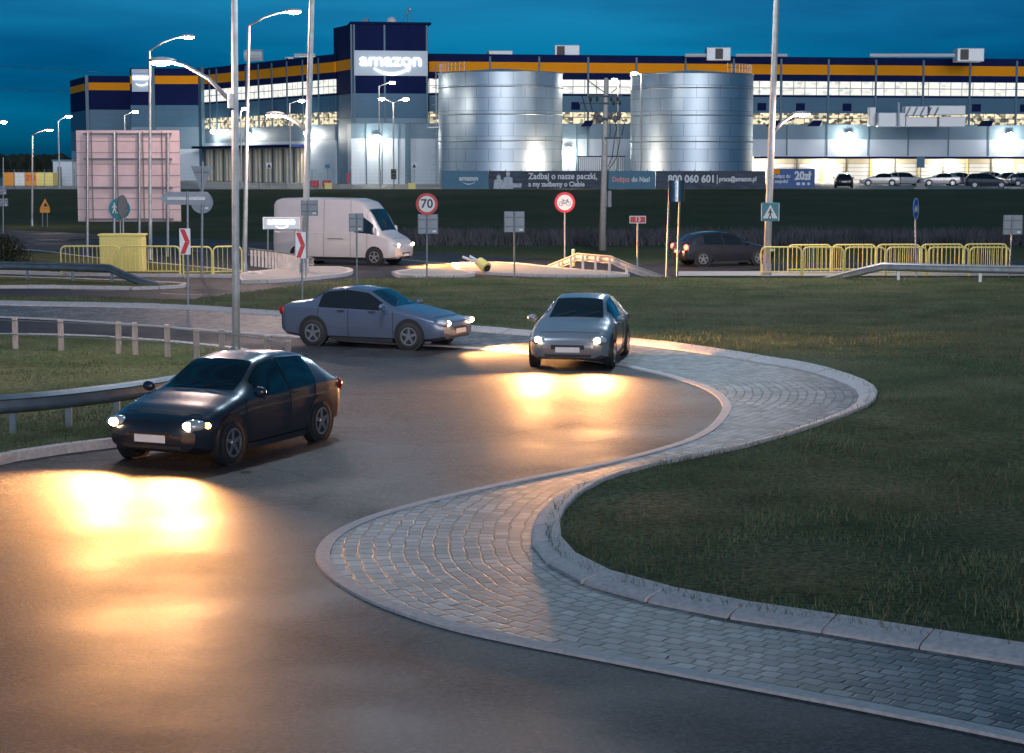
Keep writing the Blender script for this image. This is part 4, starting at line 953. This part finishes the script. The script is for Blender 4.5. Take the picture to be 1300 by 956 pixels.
# fallen bollard
t, rel, P, s_ = post_thing('fallen_bollard', 611, 345, 'knocked over yellow bollard lying beside the road with its white rods', 'bollard', z=.1)
def fb(x, y, dy=0): return rel(x, y, dy)
a = fb(608,332); b = fb(618,340); d = (b-a).normalized()
obj('yellow_sleeve', MB().tube([a+Vector((0,.1,.0)), b+Vector((0,-.2,0))], [.19,.24], 16), M['yellow'], t, smooth='auto')
obj('dark_end', MB().tube([b+Vector((.012,-.205,-.01)), b+Vector((.03,-.225,-.02))], .15, 14), M['rubber'], t)
obj('white_rod', MB().tube([fb(587,326), fb(612,336)], .05, 8), M['white'], t); obj('white_rod', MB().tube([fb(596,325), fb(613,335)], .05, 8), M['white'], t)
t, rel, P, s_ = post_thing('marker_post', 728, 338, 'small yellow green marker post under the middle guard rail', 'marker post'); a = rel(725.5,337); b = rel(730.5,326); obj('marker_body', MB().tube([(0,0,0),(0,0,.7)], .07, 8), M['yellow'], t); obj('cap', MB().ell((0,0,.7),(.07,.07,.05)), M['white'], t)
# sign cluster at left edge
t, rel, P, s_ = post_thing('road_sign', 4, 305, 'blue grey sign backs stacked on a post at the left edge', group='sign backs'); spost(t, rel, (4,200),0,0); back_panel(t, rel, -5,8,236,247); back_panel(t, rel, -5,10,252,262)
# yard furniture seen far off
def yard_sign(px, y0, y1, w_, m, label, D=192, name='yard_sign'):
    a = AT(px,238,D); t = thing(name, label, 'sign', (a.x,D,GZ-.05)); zt_ = AT(px,y0,D).z-GZ; zb_ = AT(px,y1,D).z-GZ; q = w_/2/(F/D)
    obj('post', MB().tube([(0,0,0),(0,0,zt_)], .035, 6), M['galv'], t); obj('sign_plate', MB().box(-q,q,-.07,-.04,zb_,zt_), M[m], t); return t, q, zb_, zt_
for px in (342, 526):
    t, q, z0, z1 = yard_sign(px,206,213,6.5,'white','white pedestrian crossing sign in the yard '+('before the lit hall' if px == 342 else 'before the pale annex wall'))
    obj('symbol', MB().prism([(-q*.8,z0+.06),(q*.8,z0+.06),(0,z1-.05)],-.08,-.072), M['black'], t)
yard_sign(500,214,227,7,'black','dark upright information board by the yard entrance'); yard_sign(1168,198,212,10,'b_teal','blue back of a tall sign above the parked cars',200); yard_sign(416,208,213,6,'b_teal','small blue panel on a post by the red barriers',195)
yard_sign(442,219,232,3.5,'red','small red board on a post by the yard fence')
for px, c_, lb in ((399,'red','low red barrier block at the left in the yard'),(415,'red','low red barrier block at the right in the yard')):
    a = AT(px,223,196); t = thing('barrier_block', lb, 'barrier', (a.x,196,GZ)); obj('block', MB().box(-.45,.45,-.25,.25,.12,.75), M[c_], t, bevel=.06); obj('foot', MB().box(-.35,.35,-.3,.3,0,.118), M['frame'], t)
for px, lb in ((417,'yellow grit box by the embankment edge'),(523,'yellow grit box beside the yard crossing sign')):
    a = AT(px,235,186); t = thing('grit_box', lb, 'grit box', (a.x,186,GZ-.02)); obj('box_body', MB().box(-.35,.35,-.25,.25,0,.5), M['yellow'], t, bevel=.03); obj('lid', MB().box(-.38,.38,-.28,.28,.503,.62), M['yellow'], t)
a = AT(1168,243,186); t = thing('concrete_block', 'pale concrete plinth at the edge of the parking area', 'block', (a.x,186,GZ-.02)); obj('slab', MB().box(-.65,.65,-.3,.3,0,.18), M['concrete'], t, bevel=.02); obj('top_block', MB().box(-.42,.42,-.25,.25,.183,.62), M['concrete'], t, bevel=.04)

# ------------------------------------------------------------------ railings and guard rails
def panel(P, Q, label, h=1.1):
    d = Q-P; L_ = d.length; t = thing('pedestrian_railing', label, 'railing', P, math.atan2(d.y, d.x), group='yellow railing panels'); r_ = .18; L_ -= .06
    fr = [(0,0,0),(0,0,h-r_)]+[(r_-r_*math.cos(a),0,h-r_+r_*math.sin(a)) for a in (.5,1.0,1.57)]+[(L_-r_+r_*math.sin(a),0,h-r_+r_*math.cos(a)) for a in (0,.5,1.0,1.57)]+[(L_,0,0)]
    obj('frame', MB().tube(fr, .032, 8), M['yellow'], t)
    mb = MB().tube([(0,0,.14),(L_,0,.14)], .022, 6)
    n = max(4, int(L_/.17))
    for i in range(1, n): mb.tube([(i*L_/n,0,.14),(i*L_/n,0,h-.02)], .013, 5)
    obj('infill_bars', mb, M['yellow'], t)
def railing(px, n, word):
    p = resample(smooth(PP(px), 8), .05); k = (len(p)-1)/n
    for i in range(n):
        a = p[int(i*k)]; b = p[int((i+1)*k)]
        side = word + (', leftmost panel' if i == 0 else ', rightmost panel' if i == n-1 else ', panel %s from its left end' % ['','second','third','fourth','fifth','sixth','seventh','eighth','ninth','tenth'][i])
        panel(Vector((a.x,a.y,.08)), Vector((b.x,b.y,.08)), side)
railing([(78,351),(150,351),(232,351.5)], 2, 'yellow railing at the left'); railing([(233,352.5),(272,352),(310,351)], 2, 'yellow railing beside the big lamp post')
railing([(966,352.5),(1080,353),(1180,353),(1284,353)], 6, 'front row of yellow railing at the right'); railing([(1000,349),(1080,348.5),(1180,348),(1280,347)], 5, 'rear row of yellow railing at the right')
WP = [(-.04,0),(0,.04),(.05,.07),(0,.10),(-.005,.155),(0,.21),(.05,.24),(0,.27),(-.04,.31)]
def guard(px, label, h=.75, step=1.3, side=-1, drop0=False, drop1=False, postm='galv', zs=None):
    p = resample(smooth(PP(px), 8), .2); n = len(p); o0 = Vector((p[0].x,p[0].y,0)); t = thing('guard_rail', label, 'guard rail', o0)
    mb = MB(); k = len(WP); vs = []; Lr = 3.0
    def top(i):
        s = i*.2; e = (n-1-i)*.2; z = 1
        if drop0: z = min(z, max(.05, s/Lr))
        if drop1: z = min(z, max(.05, e/Lr))
        return z*h
    for i, q in enumerate(p):
        d = (p[min(i+1,n-1)]-p[max(i-1,0)]).normalized(); nn = Vector((-d.y,d.x))*side
        for a, z in WP: vs.append((q.x-o0.x+nn.x*(a+.1), q.y-o0.y+nn.y*(a+.1), top(i)-.31+z))
    fs = [(j*k+i,j*k+i+1,(j+1)*k+i+1,(j+1)*k+i) for j in range(n-1) for i in range(k-1)]
    o = obj('rail', mb.add(vs, fs), M['rail' if postm == 'galv' else postm], t, smooth='auto'); md = o.modifiers.new('s','SOLIDIFY'); md.thickness = .012
    for i in range(3, n-2, int(step/.2)):
        q = p[i]-Vector((o0.x,o0.y)); zt_ = top(i)
        if zt_ > .35: obj('post', MB().box(q.x-.05,q.x+.05,q.y-.04,q.y+.04,-.02,zt_-.05), M[postm], t)
M['rail'] = mat('galvanised rail', (.40,.41,.42), .5, .5, scale=4, var=.2)
M['raild'] = mat('weathered dark rail', (.15,.19,.23), .55, .4, scale=4, var=.2)
M['railw'] = mat('pale guard rail steel', (.60,.55,.52), .6, .2, scale=4, var=.15)
guard([(686,340),(716,343),(778,349),(852,353)], 'pale guard rail with short posts in the middle, ramped down at both ends', drop0=True, drop1=True, postm='railw', step=1.0, side=1)
guard([(1038,354),(1110,358),(1200,361),(1420,366)], 'grey guard rail in front of the right hand yellow railing', drop0=True, side=-1, step=3)
guard([(-160,354),(0,357),(110,360),(180,364),(235,364)], 'dark guard rail curving in front of the left yellow railing', side=-1, drop1=True, step=2, postm='raild')
guard([(-200,572),(0,560),(110,548),(210,532),(305,510)], 'large near guard rail on the grassy island at the left', side=-1, step=1.2, postm='raild')
guard([(313,337),(345,341),(372,346),(396,352)], 'pale guard rail with close posts next to the two lamp posts', side=1, step=.6, postm='railw')
# cable barrier on the island
p = PP([(-60,446),(20,449),(78,452),(151,456),(172,457),(213,460),(250,466),(282,468),(340,478),(366,486)]); t = thing('cable_barrier', 'wooden post barrier with thin cables on the far side of the left island', 'barrier', p[0])
for q in p: c_ = q-p[0]; obj('post', MB().box(c_.x-.06,c_.x+.06,c_.y-.05,c_.y+.05,0,.85), M['wood'], t, bevel=.01)
for z in (.45,.78): obj('cable', MB().tube([q-p[0]+Vector((0,-.07,z)) for q in p], .012, 5), M['galv'], t)

# ------------------------------------------------------------------ vehicles
SEC = 13
def prof_section(w_, zb, belt, zt, wt):
    m = (zb+belt)/2
    return [(0,zb),(w_*.80,zb),(w_*.97,zb+.08),(w_,m*.85+.03),(w_*1.0,m+.12),(w_*.985,belt-.03),(w_*.955,belt),(w_*.955*.45+wt*.55,belt*.45+zt*.55),(wt,zt-.07*min(1,(zt-belt)*4)),(wt*.86,zt-.018*min(1,(zt-belt)*4)),(wt*.6,zt),(wt*.3,zt+.006),(0,zt+.01)]
def cr_interp(T, x):
    for i in range(len(T)-1):
        if T[i][0] >= x >= T[i+1][0]:
            a, b = T[i], T[i+1]; t = (a[0]-x)/(a[0]-b[0]); t2 = t*t*(3-2*t)*.35+t*.65
            return [a[j]+(b[j]-a[j])*t2 for j in range(1,6)]
HATCH = [(2.12,.55,.36,.50,.55,.45),(2.06,.72,.26,.60,.66,.56),(1.85,.84,.2,.70,.76,.64),(1.5,.88,.18,.80,.87,.68),(1.0,.895,.18,.90,.98,.70),(.85,.90,.18,.92,1.03,.69),(.1,.90,.18,.93,1.41,.57),(-.4,.90,.18,.94,1.465,.57),(-1.1,.89,.18,.95,1.43,.56),(-1.55,.88,.19,.96,1.33,.55),(-1.95,.85,.24,.93,1.02,.62),(-2.08,.78,.32,.80,.86,.62),(-2.12,.66,.40,.66,.72,.55)]
SEDAN = [(2.25,.55,.36,.50,.55,.45),(2.18,.74,.26,.60,.66,.56),(1.9,.86,.2,.70,.76,.66),(1.5,.89,.18,.80,.87,.68),(1.0,.90,.18,.89,.96,.70),(.8,.90,.18,.90,1.0,.69),(.05,.90,.18,.92,1.37,.57),(-.5,.90,.18,.93,1.42,.57),(-1.0,.89,.18,.94,1.37,.56),(-1.65,.88,.19,.96,1.06,.62),(-2.1,.86,.24,.94,1.02,.64),(-2.24,.78,.32,.80,.86,.62),(-2.28,.66,.40,.66,.72,.55)]
ESTATE = [(2.25,.55,.36,.50,.55,.45),(2.18,.74,.26,.62,.68,.56),(1.9,.86,.2,.74,.80,.66),(1.5,.89,.18,.84,.91,.68),(1.0,.90,.18,.93,1.0,.70),(.85,.90,.18,.94,1.04,.69),(.15,.90,.18,.95,1.45,.58),(-.4,.90,.18,.96,1.5,.58),(-1.5,.89,.18,.97,1.47,.57),(-1.9,.88,.19,.97,1.38,.56),(-2.14,.85,.24,.94,1.04,.64),(-2.24,.78,.32,.80,.86,.62),(-2.28,.66,.40,.66,.72,.55)]
VAN = [(3.0,.70,.40,.75,.80,.6),(2.95,.90,.30,.9,.98,.7),(2.6,.99,.25,1.15,1.22,.8),(2.3,1.0,.25,1.25,1.36,.84),(1.65,1.0,.25,1.35,2.35,.84),(1.3,1.0,.25,1.38,2.72,.86),(.8,1.0,.25,1.4,2.85,.87),(-1.0,1.0,.25,1.4,2.88,.87),(-2.7,1.0,.25,1.4,2.85,.87),(-2.95,.99,.28,1.4,2.78,.86),(-3.0,.95,.35,1.4,2.65,.84)]
def paint(name, col, rough=.28, metal=.3): return mat(name, col, rough, metal, var=.04, scale=2, coat=.6)
def vehicle(name, label, cat, T, col, loc, rot, lit=False, tail=False, energy=0, wheel=.32, wx=(1.32,-1.28), windows=None, group=None, beams=True, indicator=False):
    t = thing(name, label, cat, loc, rot, group); pm = paint(name+' paint', col)
    x0, x1 = T[0][0], T[-1][0]; n = 60; xs_ = [x0+(x1-x0)*i/n for i in range(n+1)]
    secs = [prof_section(*cr_interp(T, x)) for x in xs_]; mb = MB()
    for x, s in zip(xs_, secs):
        for y, z in s: mb.v.append((x,y,z))
        for y, z in s[-2:0:-1]: mb.v.append((x,-y,z))
    R_ = 2*SEC-2
    mb.f = [(i*R_+j, i*R_+(j+1)%R_, (i+1)*R_+(j+1)%R_, (i+1)*R_+j) for i in range(n) for j in range(R_)]+[tuple(range(R_)), tuple(range(n*R_,(n+1)*R_))[::-1]]
    obj('body', mb, pm, t, smooth='auto')
    van = T is VAN
    # glazing lifted straight off the body surface
    def glaze(nm, xa, xb, ja, jb, mirror=True, out=.012):
        if mirror and mirror is True:
            glaze(nm, xa, xb, ja, jb, (1,), out); return glaze(nm, xa, xb, ja, jb, (-1,), out)
        i0 = min(range(n+1), key=lambda i: abs(xs_[i]-xa)); i1 = min(range(n+1), key=lambda i: abs(xs_[i]-xb)); g = MB()
        for sgn in (mirror if mirror else (0,)):
            cols_ = []
            for i in range(i0, i1+1):
                row = []
                if sgn: pts = [(y*sgn, z, sgn) for y, z in secs[i][ja:jb+1]]
                else: pts = [(y, z, 1) for y, z in secs[i][ja:SEC]]+[(-y, z, 1) for y, z in secs[i][ja:SEC-1][::-1]]
                for y, z, q in pts:
                    o_ = Vector((0, y, z-(secs[i][0][1]+.7))).normalized()*out
                    row.append((xs_[i], y+o_.y, z+o_.z))
                cols_.append(row)
            b = len(g.v); k = len(cols_[0])
            for r_ in cols_: g.v += r_
            g.f += [(b+i*k+j, b+i*k+j+1, b+(i+1)*k+j+1, b+(i+1)*k+j) for i in range(len(cols_)-1) for j in range(k-1)]
        return obj(nm, g, M['glass'], t, smooth=True)
    if van:
        glaze('windscreen', 2.2, 1.62, 9, SEC, False); glaze('side_window', 1.9, 1.0, 6, 7)
    elif T is SEDAN:
        glaze('windscreen', .78, .1, 9, SEC, False); glaze('rear_window', -1.05, -1.6, 9, SEC, False); glaze('side_window', .5, -.28, 6, 8); glaze('side_window', -.35, -1.15, 6, 8)
    elif T is ESTATE:
        glaze('windscreen', .83, .2, 9, SEC, False); glaze('rear_window', -1.9, -2.12, 9, SEC, False); glaze('side_window', .5, -.28, 6, 8); glaze('side_window', -.35, -1.15, 6, 8); glaze('side_window', -1.22, -1.85, 6, 8)
    else:
        glaze('windscreen', .83, .14, 9, SEC, False); glaze('rear_window', -1.58, -1.92, 9, SEC, False); glaze('side_window', .5, -.28, 6, 8); glaze('side_window', -.35, -1.2, 6, 8)
    hw = max(s[1] for s in T)
    for x in wx:
        for sgn in (1,-1):
            obj('wheel_arch', MB().disc(x, wheel+.03, wheel+.07, wheel+.07, sgn*(hw-.16), sgn*(hw+.004), 24), M['plastic'], t)
            q = MB()
            for (r_, y_) in ((wheel-.03, hw-.18), (wheel, hw-.15), (wheel, hw+.0), (wheel-.04, hw+.022), (wheel*.68, hw+.018)):
                q.v += [(x+r_*math.cos(2*math.pi*k/24), sgn*y_, wheel+r_*math.sin(2*math.pi*k/24)) for k in range(24)]
            q.f = [(a*24+k, a*24+(k+1)%24, (a+1)*24+(k+1)%24, (a+1)*24+k) for a in range(4) for k in range(24)]
            wh = obj('wheel', q, M['rubber'], t, smooth=True)
            rm = MB().ring(x, wheel, wheel*.58, wheel*.69, sgn*(hw-.02), sgn*(hw+.016), 24).disc(x, wheel, wheel*.16, wheel*.16, sgn*(hw-.04), sgn*(hw+.014), 12)
            for k in range(5):
                a = k*2*math.pi/5+.3; c_, s_ = math.cos(a), math.sin(a); w1 = .035
                rm.prism([(x+c_*.04-s_*w1, wheel+s_*.04+c_*w1),(x+c_*wheel*.62-s_*w1*.7, wheel+s_*wheel*.62+c_*w1*.7),(x+c_*wheel*.62+s_*w1*.7, wheel+s_*wheel*.62-c_*w1*.7),(x+c_*.04+s_*w1, wheel+s_*.04-c_*w1)], sgn*(hw-.03), sgn*(hw+.008))
            obj('rim', rm, M['chrome'], wh)
    hz = .64 if not van else .88; fx = x0
    for sgn in (1,-1):
        y_ = (hw-.24)*sgn
        hl = obj('headlight', MB().ell((fx-.15,y_,hz), (.18,.18,.085), 16, 10), M['headoff'], t, smooth=True)
        if lit: obj('bulb', MB().ell((fx-.02,y_-.02*sgn,hz), (.06,.085,.06), 12, 8), M['head'], hl, smooth=True)
        obj('tail_light', MB().ell((x1+.10,(hw-.14)*sgn,.82 if not van else 1.2), (.10,.10,.12 if not van else .3), 12, 8), M['tail'] if tail else M['tailoff'], t, smooth=True)
        obj('mirror', MB().ell((T[5][0]-.15 if not van else 2.0,(hw+.09)*sgn,1.0 if not van else 1.5), (.07,.11,.08 if not van else .18), 10, 8), pm, t, smooth=True)
        if indicator: obj('indicator', MB().ell((fx-.27,(hw-.1)*sgn,hz-.01), (.06,.06,.05), 10, 6), M['indic'], t)
        if lit and energy:
            lamp_light(t, (fx+.14,y_,hz), energy, (1,.44,.14), 'SPOT', .12, (0, R(-84), 0), 2.1)
    obj('grille', MB().box(fx-.12,fx+.006,-.36,.36,.44,.54), M['plastic'], t, bevel=.01)
    obj('lower_grille', MB().box(fx-.14,fx-.018,-.50,.50,.28,.38), M['plastic'], t, bevel=.01)
    obj('number_plate', MB().box(fx+.008,fx+.02,-.26,.26,.38,.49), M['white'], t); obj('number_plate', MB().box(x1-.02,x1-.004,-.26,.26,.56,.67), M['white'], t)
    obj('sill_trim', MB().box(wx[1]+.45,wx[0]-.45,-hw+.03,hw-.03,.15,.24), M['plastic'], t)
    def seam(x, ja, jb):
        i = min(range(n+1), key=lambda k: abs(xs_[k]-x))
        for sgn in (1,-1):
            obj('door_seam', MB().tube([(xs_[i], y*sgn*1.003, z) for y, z in secs[i][ja:jb+1]], .007, 5), M['plastic'], t)
    for x in ((1.62,.75,-.55) if van else (.92,-.33,-1.12)): seam(x, 2, 8 if van else 6)
    i = min(range(n+1), key=lambda k: abs(xs_[k]-(x0-.34)))
    obj('bonnet_seam', MB().tube([(xs_[i]+.05*(abs(y)<.4), y, z+.003) for y, z in [(y, z) for y, z in secs[i][8:13]]+[(-y, z) for y, z in secs[i][8:12][::-1]]], .006, 5), M['plastic'], t)
    for sgn in (1,-1): obj('fog_lamp', MB().ell((fx-.10,.56*sgn*(hw/.9),.36), (.05,.07,.04), 10, 6), M['headoff'], t)
    wz = [(x, s_) for x, s_ in zip(xs_, secs) if x < (2.15 if van else .80)][0]
    for y_ in (-.45,.1): obj('wiper', MB().tube([(wz[0]+.05,y_,wz[1][12][1]-.0),(wz[0]-.10,y_+.42,wz[1][12][1]+.09)], .008, 5), M['plastic'], t)
    mb = MB()
    for sgn in (1,-1):
        for q in ((.45,-.3),) if van else ((.42,.24),(-.42,-.60)): mb.box(min(q),max(q)-.02 if False else max(q),sgn*(hw-.02),sgn*(hw+.012),.86 if not van else 1.1,.885 if not van else 1.13)
    obj('door_handles', mb, M['plastic'], t)
    return t
def place(px, py, z=0): return G(px, py, z)
# moving traffic, built at rest
c = place(742, 470); vehicle('car','silver hatchback with glowing headlights seen head on, beside the curved paved apron','car',HATCH,(.22,.24,.28),(c.x+.0,c.y+2.0,.01),R(-100),lit=True,energy=1100)
c = place(200, 585); vehicle('car','dark hatchback with blazing headlights and indicators at the left of the roundabout','car',HATCH,(.03,.035,.05),(c.x+.9,c.y+1.2,.01),R(-114),lit=True,energy=2100,indicator=True)
c = place(470, 443); vehicle('car','blue grey saloon with lit headlights heading right behind the grassy island','car',SEDAN,(.10,.13,.2),(c.x+.1,c.y+1.0,.01),R(-24),lit=True,energy=2000)
c = place(435, 336); vehicle('van','white high roofed van with dazzling headlights on the main road','van',VAN,(.68,.64,.64),(c.x,c.y+.9,.01),R(-22),lit=True,energy=3500,wheel=.36,wx=(1.95,-1.75))
c = place(920, 338); vehicle('car','dark hatchback with lit red tail lights on the far road behind the twin post sign','car',HATCH,(.03,.03,.04),(c.x,c.y+.8,.01),R(17),tail=True)
# parked cars
GRP = 'cars parked in front of the loading bays'
def parked(px, py, T, col, rot, label, D): 
    a = AT(px, py, D); vehicle('parked_car', label, 'car', T, col, (a.x, D, GZ+.015), R(rot), group=GRP)
parked(1071,238,HATCH,(.02,.02,.025),82,'black hatchback seen from behind, leftmost parked car',196)
parked(1117,236,SEDAN,(.55,.53,.5),172,'silver saloon parked second from the left',212)
parked(1150,236,ESTATE,(.42,.42,.42),8,'silver estate parked beside the silver saloon',213)
parked(1193,236,SEDAN,(.5,.5,.5),176,'pale saloon parked right of the tall blue sign',212)
parked(1221,236,HATCH,(.12,.2,.28),20,'blue hatchback between two pale parked cars',216)
parked(1247,236,ESTATE,(.45,.46,.47),175,'pale estate parked behind the black estate',217)
parked(1276,236,ESTATE,(.025,.03,.05),178,'dark navy estate parked in the back row near the right edge',213)
parked(1303,236,HATCH,(.03,.05,.09),5,'dark blue hatchback cut by the right edge',210)
parked(1254,241,ESTATE,(.02,.022,.03),-14,'black estate parked alone nearest the embankment',192)
